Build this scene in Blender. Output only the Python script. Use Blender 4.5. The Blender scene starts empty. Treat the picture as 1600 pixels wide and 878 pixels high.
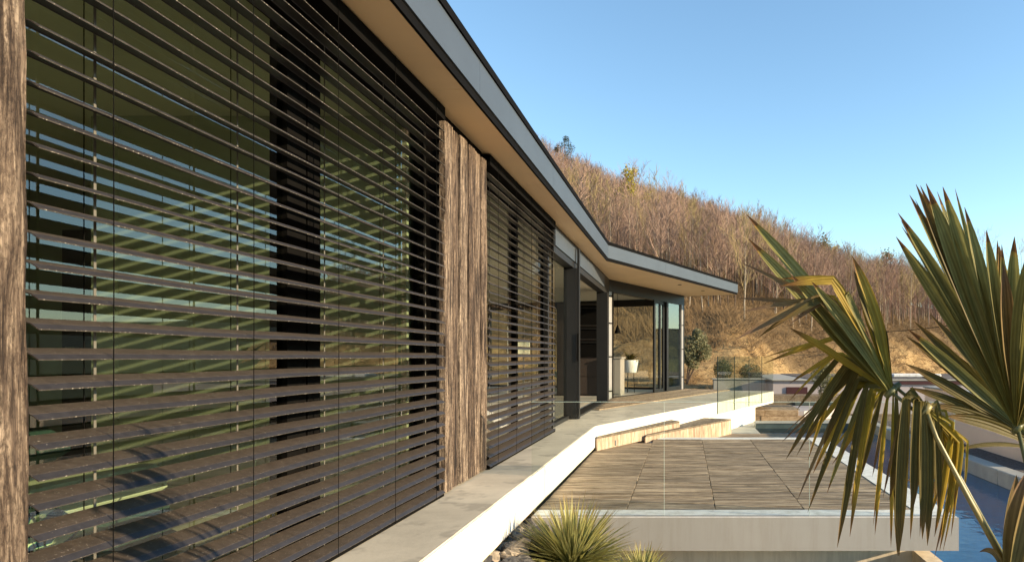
import bpy, math, random
import numpy as np
from mathutils import Vector, Matrix, noise as mnoise

random.seed(7)
rng = np.random.default_rng(11)
S = bpy.context.scene
COL = S.collection
R = math.radians

# ------------------------------------------------------------------ camera, sky, sun, exposure
CAM_Z, F = 0.925, 1100.0
cam = bpy.data.cameras.new('camera')
camo = bpy.data.objects.new('camera', cam); COL.objects.link(camo)
camo.location = (0, 0, CAM_Z); camo.rotation_euler = (R(90), R(0.0), 0)
cam.sensor_width = 36; cam.lens = F / 1600 * 36
cam.shift_x = -271 / 1600; cam.shift_y = 117 / 1600
cam.clip_start = 0.02; cam.clip_end = 9000
S.camera = camo

SUN_EL, SUN_A = 15.0, 13.0          # elevation; azimuth turned from +X towards -Y
W = bpy.data.worlds.new('World'); S.world = W; W.use_nodes = True
nt = W.node_tree
sky = nt.nodes.new('ShaderNodeTexSky'); sky.sky_type = 'NISHITA'; sky.sun_disc = False
sky.sun_elevation = R(SUN_EL); sky.sun_rotation = R(90 + SUN_A)
sky.air_density = 1.0; sky.dust_density = 0.1; sky.ozone_density = 1.1
bg = nt.nodes['Background']; bg.inputs[1].default_value = 0.14
tintn = nt.nodes.new('ShaderNodeMix'); tintn.data_type = 'RGBA'; tintn.blend_type = 'MULTIPLY'; tintn.inputs[0].default_value = 1.0
tintn.inputs[7].default_value = (0.81, 0.96, 1.02, 1)      # clear spring air: a deeper blue all over
nt.links.new(sky.outputs[0], tintn.inputs[6]); nt.links.new(tintn.outputs[2], bg.inputs[0])
sl = bpy.data.lights.new('sun', 'SUN'); sl.energy = 5.0; sl.angle = R(0.5); sl.color = (1, 0.79, 0.51)
so = bpy.data.objects.new('sun', sl); COL.objects.link(so)
tosun = Vector((math.cos(R(SUN_EL)) * math.cos(R(SUN_A)), -math.cos(R(SUN_EL)) * math.sin(R(SUN_A)), math.sin(R(SUN_EL))))
so.rotation_euler = tosun.to_track_quat('Z', 'Y').to_euler(); so.location = (30, -6, 12)
S.view_settings.view_transform = 'Standard'; S.view_settings.look = 'None'
S.view_settings.exposure = 1.16; S.view_settings.gamma = 1
S.view_settings.use_curve_mapping = False
S.cycles.max_bounces = 8; S.cycles.transparent_max_bounces = 24
S.cycles.use_denoising = True

# ------------------------------------------------------------------ helpers
def at(x, y, Y):
    """a point seen at photo position (x, y) standing Y metres down the facade"""
    return Vector(((x - 1071) * Y / F, Y, CAM_Z + (556 - y) * Y / F))

class MB:
    def __init__(s): s.v = []; s.f = []
    def add(s, vs, fs):
        b = len(s.v); s.v += [tuple(p) for p in vs]; s.f += [tuple(b + i for i in q) for q in fs]
        return s
    def box(s, x0, x1, y0, y1, z0, z1, T=None):
        p = [Vector((x, y, z)) for z in (z0, z1) for x, y in ((x0, y0), (x1, y0), (x1, y1), (x0, y1))]
        if T: p = [T @ q for q in p]
        return s.add(p, [(3, 2, 1, 0), (4, 5, 6, 7), (0, 1, 5, 4), (1, 2, 6, 5), (2, 3, 7, 6), (3, 0, 4, 7)])
    def bev(s, x0, x1, y0, y1, z0, z1, b=0.006, T=None):
        """box with chamfered edges"""
        P = []
        for z, i in ((z0, b), (z0 + b, 0), (z1 - b, 0), (z1, b)):
            for x, y in ((x0 + i + b, y0 + i), (x1 - i - b, y0 + i), (x1 - i, y0 + i + b), (x1 - i, y1 - i - b), (x1 - i - b, y1 - i), (x0 + i + b, y1 - i), (x0 + i, y1 - i - b), (x0 + i, y0 + i + b)):
                P.append(Vector((x, y, z)))
        if T: P = [T @ q for q in P]
        fs = [tuple(range(7, -1, -1)), tuple(range(24, 32))]
        for k in range(3):
            for i in range(8):
                j = (i + 1) % 8; fs.append((k * 8 + i, k * 8 + j, k * 8 + 8 + j, k * 8 + 8 + i))
        return s.add(P, fs)
    def prism(s, poly, z0, z1):
        n = len(poly)
        a = sum(poly[i][0] * poly[(i + 1) % n][1] - poly[(i + 1) % n][0] * poly[i][1] for i in range(n))
        if a < 0: poly = poly[::-1]
        vs = [(p[0], p[1], z0) for p in poly] + [(p[0], p[1], z1) for p in poly]
        fs = [tuple(range(n - 1, -1, -1)), tuple(range(n, 2 * n))] + [(i, (i + 1) % n, n + (i + 1) % n, n + i) for i in range(n)]
        return s.add(vs, fs)
    def tube(s, pts, rad, n=6, cap=True):
        pts = [Vector(p) for p in pts]
        if not hasattr(rad, '__len__'): rad = [rad] * len(pts)
        vs = []
        for i, p in enumerate(pts):
            d = (pts[min(i + 1, len(pts) - 1)] - pts[max(i - 1, 0)]).normalized()
            a = d.cross(Vector((0, 0, 1)) if abs(d.z) < 0.9 else Vector((1, 0, 0))).normalized(); b = d.cross(a)
            for k in range(n):
                t = 2 * math.pi * k / n
                vs.append(p + (a * math.cos(t) + b * math.sin(t)) * rad[i])
        fs = []
        for i in range(len(pts) - 1):
            for k in range(n):
                fs.append((i * n + k, i * n + (k + 1) % n, (i + 1) * n + (k + 1) % n, (i + 1) * n + k))
        if cap:
            fs.append(tuple(range(n))[::-1]); fs.append(tuple((len(pts) - 1) * n + k for k in range(n)))
        return s.add(vs, fs)
    def lathe(s, prof, n=20, c=(0, 0, 0)):
        vs = [(c[0] + r * math.cos(2 * math.pi * k / n), c[1] + r * math.sin(2 * math.pi * k / n), c[2] + z) for r, z in prof for k in range(n)]
        fs = [(i * n + k, i * n + (k + 1) % n, (i + 1) * n + (k + 1) % n, (i + 1) * n + k) for i in range(len(prof) - 1) for k in range(n)]
        fs += [tuple(range(n))[::-1], tuple((len(prof) - 1) * n + k for k in range(n))]
        return s.add(vs, fs)
    def mesh(s, name, mat=None, smooth=False):
        me = bpy.data.meshes.new(name); me.from_pydata(s.v, [], s.f); me.update()
        if mat: me.materials.append(mat)
        if smooth: me.polygons.foreach_set('use_smooth', [True] * len(me.polygons))
        return me
    def build(s, name, mat, parent=None, smooth=False):
        return link(name, s.mesh(name, mat, smooth), parent)

def link(name, me, parent=None, loc=None, rot=None):
    o = bpy.data.objects.new(name, me); COL.objects.link(o)
    if parent: o.parent = parent
    if loc is not None: o.location = loc
    if rot is not None: o.rotation_euler = rot
    return o
def tag(o, label=None, cat=None, group=None, kind=None):
    if label: o['label'] = label
    if cat: o['category'] = cat
    if group: o['group'] = group
    if kind: o['kind'] = kind
    return o
def empty(name, label, cat, group=None, loc=(0, 0, 0)):
    o = bpy.data.objects.new(name, None); COL.objects.link(o); o.location = loc; o.empty_display_size = 0.1
    return tag(o, label, cat, group)
def struct(name, mb, mat, label=None, smooth=False):
    return tag(mb.build(name, mat, None, smooth), label, None, None, 'structure')

# ------------------------------------------------------------------ materials
def new(name):
    m = bpy.data.materials.new(name); m.use_nodes = True
    return m, m.node_tree.nodes, m.node_tree.links, m.node_tree.nodes['Principled BSDF']
def coords(n, l, scale, rand=True):
    tc = n.new('ShaderNodeTexCoord'); mp = n.new('ShaderNodeMapping'); mp.inputs['Scale'].default_value = scale
    if rand:
        oi = n.new('ShaderNodeObjectInfo'); mu = n.new('ShaderNodeVectorMath'); mu.operation = 'MULTIPLY_ADD'
        mu.inputs[1].default_value = (37, 53, 71)
        l.new(oi.outputs['Random'], mu.inputs[0]); l.new(tc.outputs['Object'], mu.inputs[2]); l.new(mu.outputs[0], mp.inputs[0])
    else: l.new(tc.outputs['Object'], mp.inputs[0])
    return mp.outputs[0]
def ramp(n, stops):
    r = n.new('ShaderNodeValToRGB'); e = r.color_ramp.elements
    while len(e) < len(stops): e.new(0.5)
    for k, (p, c) in enumerate(stops):
        e[k].position = p; e[k].color = tuple(c) + (1,)
    return r
def noisy(n, l, vec, scale, detail=6, rough=0.6, dist=0.0):
    t = n.new('ShaderNodeTexNoise'); t.inputs['Scale'].default_value = scale; t.inputs['Detail'].default_value = detail
    t.inputs['Roughness'].default_value = rough; t.inputs['Distortion'].default_value = dist
    l.new(vec, t.inputs['Vector']); return t.outputs[0]
def mul(n, l, a, b, fac=1.0, mode='MULTIPLY'):
    x = n.new('ShaderNodeMix'); x.data_type = 'RGBA'; x.blend_type = mode; x.inputs[0].default_value = fac
    l.new(a, x.inputs[6]); l.new(b, x.inputs[7]); return x.outputs[2]
def bump(n, l, h, strength, dist=0.01):
    b = n.new('ShaderNodeBump'); b.inputs['Strength'].default_value = strength; b.inputs['Distance'].default_value = dist
    l.new(h, b.inputs['Height']); return b.outputs[0]
def plain(name, c, rough=0.6, metal=0.0, var=0.12, scale=4.0, bmp=0.0, bscale=60, spec=0.5, bdist=0.004):
    """painted / plastered / metal surface with slight uneven tone"""
    m, n, l, p = new(name); v = coords(n, l, (1, 1, 1))
    h = noisy(n, l, v, scale, 8, 0.65)
    r = ramp(n, [(0.3, [k * (1 - var) for k in c]), (0.7, [min(1, k * (1 + var)) for k in c])])
    l.new(h, r.inputs[0]); l.new(r.outputs[0], p.inputs['Base Color'])
    p.inputs['Roughness'].default_value = rough; p.inputs['Metallic'].default_value = metal
    p.inputs['Specular IOR Level'].default_value = spec
    if bmp: l.new(bump(n, l, noisy(n, l, v, bscale, 5), bmp, bdist), p.inputs['Normal'])
    return m
def wood(name, stops, stretch, rough=0.75, bmp=0.5, stain=(0.35, 0.75), stainc=(0.45, 0.45, 0.45), dist=0.01, grain=9.0, tint=0.25):
    m, n, l, p = new(name); v = coords(n, l, stretch)
    g = noisy(n, l, v, grain, 9, 0.7, 0.6); r = ramp(n, stops); l.new(g, r.inputs[0])
    v2 = coords(n, l, tuple(0.35 * s + 0.25 for s in stretch)); st = noisy(n, l, v2, 3.2, 6, 0.7)
    r2 = ramp(n, [(stain[0], stainc), (stain[1], (1, 1, 1))]); l.new(st, r2.inputs[0])
    c = mul(n, l, r.outputs[0], r2.outputs[0])
    oi = n.new('ShaderNodeObjectInfo'); r3 = ramp(n, [(0, (1 - tint, 1 - tint, 1 - tint)), (1, (1, 1, 1))]); l.new(oi.outputs['Random'], r3.inputs[0])
    c = mul(n, l, c, r3.outputs[0])
    l.new(c, p.inputs['Base Color']); p.inputs['Roughness'].default_value = rough
    p.inputs['Specular IOR Level'].default_value = 0.3
    l.new(bump(n, l, g, bmp, dist), p.inputs['Normal'])
    return m
def glass(name, tint, ior=1.5, rough=0.0, extra=0.0):
    """architectural sheet glass: tinted see-through plus Fresnel mirror"""
    m, n, l, p = new(name); n.remove(p)
    tr = n.new('ShaderNodeBsdfTransparent'); tr.inputs[0].default_value = tuple(tint) + (1,)
    gl = n.new('ShaderNodeBsdfGlossy'); gl.inputs['Roughness'].default_value = rough
    fr = n.new('ShaderNodeFresnel'); fr.inputs[0].default_value = ior
    ad = n.new('ShaderNodeMath'); ad.operation = 'ADD'; ad.use_clamp = True; ad.inputs[1].default_value = extra
    mx = n.new('ShaderNodeMixShader')
    ge_ = n.new('ShaderNodeNewGeometry'); iv = n.new('ShaderNodeMath'); iv.operation = 'SUBTRACT'; iv.inputs[0].default_value = 1.0; l.new(ge_.outputs['Backfacing'], iv.inputs[1])
    mu_ = n.new('ShaderNodeMath'); mu_.operation = 'MULTIPLY'; l.new(ad.outputs[0], mu_.inputs[0]); l.new(iv.outputs[0], mu_.inputs[1])
    l.new(fr.outputs[0], ad.inputs[0]); l.new(mu_.outputs[0], mx.inputs[0]); l.new(tr.outputs[0], mx.inputs[1]); l.new(gl.outputs[0], mx.inputs[2])
    l.new(mx.outputs[0], n['Material Output'].inputs[0]); return m

M = {}
def charred():
    m, n, l, p = new('charred_boards'); v = coords(n, l, (7, 7, 0.40))
    g1 = noisy(n, l, v, 10, 10, 0.78, 0.5); r1 = ramp(n, [(0.34, (0.035, 0.027, 0.022)), (0.46, (0.17, 0.125, 0.092)), (0.55, (0.42, 0.335, 0.25)), (0.67, (0.64, 0.54, 0.42))]); l.new(g1, r1.inputs[0])
    v2 = coords(n, l, (5.0, 5.0, 0.55)); g2 = noisy(n, l, v2, 4, 10, 0.80, 0.6); r2 = ramp(n, [(0.36, (0.03, 0.026, 0.024)), (0.45, (0.30, 0.26, 0.24)), (0.53, (0.95, 0.93, 0.92))]); l.new(g2, r2.inputs[0])
    v5 = coords(n, l, (1.0, 1.0, 0.45)); g5 = noisy(n, l, v5, 85, 6, 0.8); r5 = ramp(n, [(0.40, (0.16, 0.13, 0.12)), (0.52, (1, 1, 1))]); l.new(g5, r5.inputs[0])
    oi = n.new('ShaderNodeObjectInfo'); r4 = ramp(n, [(0, (0.48, 0.43, 0.40)), (0.5, (0.72, 0.68, 0.65)), (1, (0.95, 0.94, 0.93))]); l.new(oi.outputs['Random'], r4.inputs[0])
    c = mul(n, l, mul(n, l, mul(n, l, r1.outputs[0], r2.outputs[0]), r5.outputs[0], 0.75), r4.outputs[0])
    l.new(c, p.inputs['Base Color']); p.inputs['Roughness'].default_value = 0.8; p.inputs['Specular IOR Level'].default_value = 0.3
    l.new(bump(n, l, mul(n, l, r1.outputs[0], r5.outputs[0]), 0.8, 0.012), p.inputs['Normal']); return m
M['char'] = charred()
M['deckwood'] = wood('weathered_deck', [(0.34, (0.13, 0.095, 0.06)), (0.48, (0.43, 0.325, 0.215)), (0.64, (0.72, 0.575, 0.41))],
                     (1.1, 14, 8), 0.72, 0.35, (0.38, 0.58), (0.38, 0.35, 0.31), 0.006, 4.0, 0.42)
M['wingwood'] = wood('walkway_boards', [(0.3, (0.26, 0.18, 0.11)), (0.5, (0.42, 0.31, 0.20)), (0.7, (0.58, 0.45, 0.31))],
                     (14, 1.3, 8), 0.7, 0.3, (0.3, 0.6), (0.6, 0.58, 0.55), 0.004, 4.0, 0.35)
M['stepwood'] = wood('step_timber', [(0.3, (0.26, 0.16, 0.09)), (0.5, (0.46, 0.31, 0.19)), (0.7, (0.60, 0.44, 0.30))],
                     (3, 3, 9), 0.7, 0.3, (0.3, 0.62), (0.55, 0.5, 0.45), 0.004, 4.0, 0.25)
M['stepside'] = wood('step_side_boards', [(0.34, (0.26, 0.165, 0.11)), (0.48, (0.50, 0.37, 0.27)), (0.66, (0.68, 0.56, 0.45))],
                     (9, 9, 1.2), 0.7, 0.25, (0.3, 0.62), (0.6, 0.52, 0.45), 0.004, 3.0, 0.3)
M['steptop'] = wood('step_top_boards', [(0.3, (0.10, 0.075, 0.05)), (0.5, (0.19, 0.145, 0.10)), (0.7, (0.30, 0.24, 0.175))],
                    (9, 1.6, 9), 0.7, 0.3, (0.3, 0.62), (0.6, 0.58, 0.55), 0.004, 3.0, 0.3)
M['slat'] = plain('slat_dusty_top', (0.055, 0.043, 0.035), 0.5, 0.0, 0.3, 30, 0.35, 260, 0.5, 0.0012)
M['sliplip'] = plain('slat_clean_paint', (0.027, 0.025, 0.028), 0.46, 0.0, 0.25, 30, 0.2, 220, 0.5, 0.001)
def add_specks(m, thr=0.66, c=(0.5, 0.44, 0.36), scale=190):
    n, l = m.node_tree.nodes, m.node_tree.links; p = n['Principled BSDF']
    src = p.inputs['Base Color'].links[0].from_socket
    v = coords(n, l, (1, 1, 1)); t = noisy(n, l, v, scale, 3, 0.6)
    r = ramp(n, [(thr, (0, 0, 0)), (thr + 0.08, (1, 1, 1))]); l.new(t, r.inputs[0])
    x = n.new('ShaderNodeMix'); x.data_type = 'RGBA'; l.new(r.outputs[0], x.inputs[0]); l.new(src, x.inputs[6]); x.inputs[7].default_value = tuple(c) + (1,)
    l.new(x.outputs[2], p.inputs['Base Color'])
M['slatedge'] = plain('slat_glint_edge', (0.05, 0.044, 0.038), 0.4, 0, 0.3, 40); add_specks(M['slatedge'], 0.60, (0.42, 0.38, 0.32), 150)  # pale specks put droplets and light caught on the edge into the colour
add_specks(M['slat'], 0.65); add_specks(M['sliplip'], 0.70)
M['concrete'] = plain('concrete_top', (0.50, 0.445, 0.345), 0.72, 0, 0.22, 1.6, 0.25, 40)
add_specks(M['concrete'], 0.56, (0.36, 0.32, 0.25), 4.0)
def streaked(m, amt=0.8, sc=(7, 7, 0.7)):
    n, l = m.node_tree.nodes, m.node_tree.links; p = n['Principled BSDF']; src = p.inputs['Base Color'].links[0].from_socket
    v = coords(n, l, sc, False); t = noisy(n, l, v, 1.6, 7, 0.7); r = ramp(n, [(0.32, (amt, amt * 0.98, amt * 0.94)), (0.55, (1, 1, 1))]); l.new(t, r.inputs[0])
    l.new(mul(n, l, src, r.outputs[0]), p.inputs['Base Color']); return m
M['white'] = plain('white_render', (0.80, 0.78, 0.73), 0.65, 0, 0.05, 1.5, 0.08, 80)
M['deckface_shade'] = plain('shaded_render', (0.36, 0.34, 0.31), 0.7, 0, 0.06, 1.5, 0.08, 80)  # shade on the slab's front is put into this darker grey
M['creamwall'] = plain('cream_render', (0.74, 0.64, 0.49), 0.7, 0, 0.08, 1.2, 0.1, 60)
streaked(M['deckface_shade'], 0.90); streaked(M['white'], 0.72); streaked(M['creamwall'], 0.75)
M['zinc'] = plain('zinc_fascia', (0.064, 0.078, 0.096), 0.5, 0.35, 0.08, 2.0, 0.03, 12)
M['black'] = plain('black_metal', (0.0045, 0.0042, 0.004), 0.75, 0.0, 0.2, 6, 0, 60, 0.04)
M['frame'] = plain('anthracite_frame', (0.014, 0.014, 0.014), 0.45, 0.0, 0.15, 5, 0, 60, 0.25)
M['jamb'] = plain('grey_aluminium', (0.30, 0.29, 0.28), 0.45, 0.3, 0.1, 5)
M['soffit'] = plain('soffit_panel', (0.84, 0.61, 0.355), 0.6, 0, 0.07, 1.2, 0.03, 30)
M['silver'] = plain('silver_tape', (0.13, 0.12, 0.10), 0.5, 0.2, 0.1, 10)
M['olive'] = plain('olive_plaster', (0.37, 0.38, 0.30), 0.8, 0, 0.06, 2)
M['cream'] = plain('cream_plaster', (0.72, 0.67, 0.57), 0.8, 0, 0.04, 2)
M['floor'] = plain('screed_floor', (0.42, 0.39, 0.34), 0.5, 0, 0.08, 2)
M['darkdoor'] = plain('dark_panel', (0.035, 0.035, 0.03), 0.4, 0, 0.2, 3)
M['brownunit'] = plain('brown_laminate', (0.03, 0.021, 0.017), 0.5, 0, 0.12, 3)
M['greyunit'] = plain('grey_laminate', (0.25, 0.23, 0.19), 0.5, 0, 0.06, 3)
M['steel'] = plain('steel', (0.45, 0.43, 0.40), 0.3, 0.9, 0.1, 9)
M['teal'] = plain('teal_fabric', (0.02, 0.05, 0.05), 0.85, 0, 0.2, 30, 0.3, 200)
M['linen'] = plain('pale_linen', (0.66, 0.68, 0.55), 0.85, 0, 0.05, 20, 0.2, 150)
M['redshade'] = plain('dark_red_fabric', (0.05, 0.01, 0.014), 0.8, 0, 0.2, 9)
M['pinkwall'] = plain('pinkish_plaster', (0.82, 0.62, 0.47), 0.8, 0, 0.06, 0.9, 0.1, 30)
M['greywall'] = plain('grey_pink_plaster', (0.42, 0.37, 0.37), 0.8, 0, 0.06, 0.9, 0.1, 30)
M['kerb'] = plain('kerb_concrete', (0.33, 0.32, 0.28), 0.75, 0, 0.22, 2.5, 0.2, 40)
M['darktile'] = plain('dark_teal_stone', (0.07, 0.09, 0.085), 0.3, 0, 0.25, 5)
M['basin'] = plain('pool_lining', (0.16, 0.64, 0.82), 0.4, 0, 0.15, 3)
M['glass'] = glass('window_glass', (0.84, 0.89, 0.81), 1.85, 0, 0.06)
M['glassclear'] = glass('door_glass', (0.90, 0.93, 0.89), 1.8, 0, 0.03)
M['rail'] = glass('balustrade_glass', (0.955, 0.97, 0.95), 1.35)
M['railedge'] = plain('glass_edge', (0.55, 0.68, 0.60), 0.25, 0, 0.05, 5)
M['darkseal'] = plain('glass_dark_edge', (0.035, 0.05, 0.04), 0.3, 0, 0.1, 5)

def soil_mat(name, stops, scale, b, bscale=6.0, bd=0.05):
    m, n, l, p = new(name); v = coords(n, l, (1, 1, 1), False)
    a = noisy(n, l, v, scale, 10, 0.7); r = ramp(n, stops); l.new(a, r.inputs[0])
    c2 = noisy(n, l, v, scale * 9, 6, 0.7); r2 = ramp(n, [(0.3, (0.6, 0.58, 0.55)), (0.7, (1.15, 1.12, 1.1))]); l.new(c2, r2.inputs[0])
    l.new(mul(n, l, r.outputs[0], r2.outputs[0]), p.inputs['Base Color'])
    p.inputs['Roughness'].default_value = 0.95; p.inputs['Specular IOR Level'].default_value = 0.1
    l.new(bump(n, l, noisy(n, l, v, bscale, 10, 0.75), b, bd), p.inputs['Normal'])
    return m
M['bank'] = soil_mat('ochre_soil', [(0.3, (0.22, 0.135, 0.065)), (0.45, (0.42, 0.28, 0.13)), (0.6, (0.52, 0.36, 0.18)), (0.75, (0.34, 0.25, 0.13))], 0.7, 1.0, 3.0, 0.25)
M['garden'] = soil_mat('garden_soil', [(0.3, (0.13, 0.10, 0.07)), (0.6, (0.30, 0.245, 0.18))], 3, 0.8, 20)
M['field'] = soil_mat('valley_grass', [(0.3, (0.05, 0.07, 0.03)), (0.6, (0.10, 0.11, 0.05))], 0.02, 0.2)
M['gravel'] = soil_mat('grey_gravel', [(0.3, (0.06, 0.055, 0.055)), (0.6, (0.22, 0.20, 0.19))], 28, 1.0, 55, 0.03)
M['farhill'] = soil_mat('far_wooded_hill', [(0.3, (0.045, 0.06, 0.045)), (0.6, (0.09, 0.10, 0.07))], 0.01, 0.3, 0.05)

def rock_mat(name, stops):
    m, n, l, p = new(name); v = coords(n, l, (1, 1, 1))
    a = noisy(n, l, v, 7, 8, 0.7, 1.5); r = ramp(n, stops); l.new(a, r.inputs[0]); l.new(r.outputs[0], p.inputs['Base Color'])
    p.inputs['Roughness'].default_value = 0.75
    l.new(bump(n, l, noisy(n, l, v, 18, 8, 0.7), 0.8, 0.02), p.inputs['Normal']); return m
M['rock_dark'] = rock_mat('dark_rock', [(0.35, (0.022, 0.021, 0.023)), (0.58, (0.07, 0.066, 0.063)), (0.66, (0.30, 0.27, 0.22))])
M['rock_pale'] = rock_mat('pale_rock', [(0.3, (0.10, 0.08, 0.06)), (0.6, (0.34, 0.28, 0.21))])

def leafmat(name, stops, trans=0.35, rough=0.55, attr='along', var=0.25):
    """stops run along the blade from base to tip; thin blades let light through"""
    m, n, l, p = new(name)
    if attr:
        a = n.new('ShaderNodeAttribute'); a.attribute_name = attr; f = a.outputs['Fac']
        v = coords(n, l, (1, 1, 1)); ns = noisy(n, l, v, 14, 5)
        ma = n.new('ShaderNodeMath'); ma.operation = 'MULTIPLY_ADD'; ma.inputs[1].default_value = 0.14; l.new(ns, ma.inputs[0]); l.new(f, ma.inputs[2])
        r = ramp(n, stops); l.new(ma.outputs[0], r.inputs[0])
    else:
        v = coords(n, l, (1, 1, 1)); f = noisy(n, l, v, 3, 4); r = ramp(n, stops); l.new(f, r.inputs[0])
    v2 = coords(n, l, (1, 1, 1)); n2 = noisy(n, l, v2, 30, 4)
    r2 = ramp(n, [(0.3, (1 - var, 1 - var, 1 - var)), (0.7, (1, 1, 1))]); l.new(n2, r2.inputs[0])
    c = mul(n, l, r.outputs[0], r2.outputs[0])
    if attr:
        ac = n.new('ShaderNodeAttribute'); ac.attribute_name = 'across'; sn = n.new('ShaderNodeMath'); sn.operation = 'SINE'; m5 = n.new('ShaderNodeMath'); m5.operation = 'MULTIPLY'; m5.inputs[1].default_value = 26.0
        l.new(ac.outputs['Fac'], m5.inputs[0]); l.new(m5.outputs[0], sn.inputs[0]); r6 = ramp(n, [(0.0, (0.72, 0.72, 0.7)), (0.6, (1.0, 1.0, 1.0))]); l.new(sn.outputs[0], r6.inputs[0]); c = mul(n, l, c, r6.outputs[0])
        l.new(bump(n, l, sn.outputs[0], 0.35, 0.002), p.inputs['Normal'])
    p.inputs['Specular IOR Level'].default_value = 0.3
    l.new(c, p.inputs['Base Color']); p.inputs['Roughness'].default_value = rough
    t = n.new('ShaderNodeBsdfTranslucent'); l.new(c, t.inputs[0]); mx = n.new('ShaderNodeMixShader'); mx.inputs[0].default_value = trans
    l.new(p.outputs[0], mx.inputs[1]); l.new(t.outputs[0], mx.inputs[2]); l.new(mx.outputs[0], n['Material Output'].inputs[0]); return m
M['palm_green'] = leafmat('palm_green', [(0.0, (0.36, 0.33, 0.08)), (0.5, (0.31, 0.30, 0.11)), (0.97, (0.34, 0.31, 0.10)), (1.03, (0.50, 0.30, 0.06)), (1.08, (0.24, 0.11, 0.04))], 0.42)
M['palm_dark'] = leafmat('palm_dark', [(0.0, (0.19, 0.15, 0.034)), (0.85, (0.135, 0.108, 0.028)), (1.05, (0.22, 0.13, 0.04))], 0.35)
M['palm_yellow'] = leafmat('palm_yellow', [(0.0, (0.28, 0.25, 0.04)), (0.4, (0.50, 0.37, 0.05)), (0.88, (0.62, 0.42, 0.07)), (1.04, (0.32, 0.16, 0.05))], 0.5)
M['palm_dry'] = leafmat('palm_dry', [(0.0, (0.24, 0.22, 0.06)), (0.4, (0.27, 0.21, 0.08)), (0.8, (0.34, 0.23, 0.10)), (1.0, (0.26, 0.16, 0.10))], 0.3)
M['petiole'] = plain('palm_petiole', (0.24, 0.20, 0.08), 0.45, 0, 0.2, 12)
M['palm_stalk'] = plain('palm_green_stalk', (0.10, 0.10, 0.035), 0.45, 0, 0.2, 12)
M['palm_fibre'] = plain('palm_fibre', (0.10, 0.065, 0.04), 0.9, 0, 0.4, 30, 0.8, 80, 0.2, 0.01)
M['yucca'] = leafmat('yucca_blade', [(0.0, (0.17, 0.16, 0.04)), (0.3, (0.26, 0.26, 0.075)), (0.85, (0.58, 0.55, 0.21)), (1.05, (0.46, 0.32, 0.13))], 0.3, 0.4)
M['olive_leaf'] = leafmat('olive_leaf', [(0.3, (0.17, 0.17, 0.085)), (0.7, (0.32, 0.31, 0.17))], 0.25, 0.55, None)
M['clip_leaf'] = leafmat('clipped_leaf', [(0.3, (0.05, 0.065, 0.025)), (0.7, (0.11, 0.12, 0.05))], 0.2, 0.55, None)
M['pine_leaf'] = leafmat('pine_needles', [(0.3, (0.035, 0.05, 0.02)), (0.7, (0.085, 0.095, 0.035))], 0.2, 0.6, None)
M['bud_leaf'] = leafmat('spring_leaf', [(0.3, (0.34, 0.29, 0.04)), (0.7, (0.52, 0.45, 0.08))], 0.4, 0.6, None)
M['green_leaf'] = leafmat('young_green_leaf', [(0.3, (0.13, 0.13, 0.035)), (0.7, (0.24, 0.22, 0.07))], 0.4, 0.6, None)
M['bark'] = plain('pale_bark', (0.36, 0.30, 0.225), 0.9, 0, 0.35, 3, 0, 60, 0.1)
M['bark_dark'] = plain('dark_bark', (0.11, 0.08, 0.06), 0.9, 0, 0.35, 3, 0, 60, 0.1)
def twig_mat(name, a, b):
    m, n, l, p = new(name); oi = n.new('ShaderNodeObjectInfo'); r = ramp(n, [(0, a), (1, b)])
    v = coords(n, l, (1, 1, 1), False); f = noisy(n, l, v, 0.22, 4); ad = n.new('ShaderNodeMath'); ad.operation = 'MULTIPLY_ADD'
    ad.inputs[1].default_value = 0.5; l.new(oi.outputs['Random'], ad.inputs[0]); 
    m2 = n.new('ShaderNodeMath'); m2.operation = 'MULTIPLY'; m2.inputs[1].default_value = 0.6; l.new(f, m2.inputs[0]); l.new(m2.outputs[0], ad.inputs[2])
    l.new(ad.outputs[0], r.inputs[0]); l.new(r.outputs[0], p.inputs['Base Color']); p.inputs['Roughness'].default_value = 0.9; p.inputs['Specular IOR Level'].default_value = 0.1
    return m
M['twig'] = twig_mat('twigs', (0.225, 0.142, 0.118), (0.40, 0.285, 0.215))
M['twig_olive'] = twig_mat('olive_twigs', (0.20, 0.15, 0.075), (0.36, 0.29, 0.15))
M['twig_dark'] = twig_mat('dark_twigs', (0.15, 0.095, 0.075), (0.28, 0.20, 0.15))
M['brush'] = twig_mat('undergrowth', (0.085, 0.055, 0.035), (0.25, 0.17, 0.09))
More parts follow.
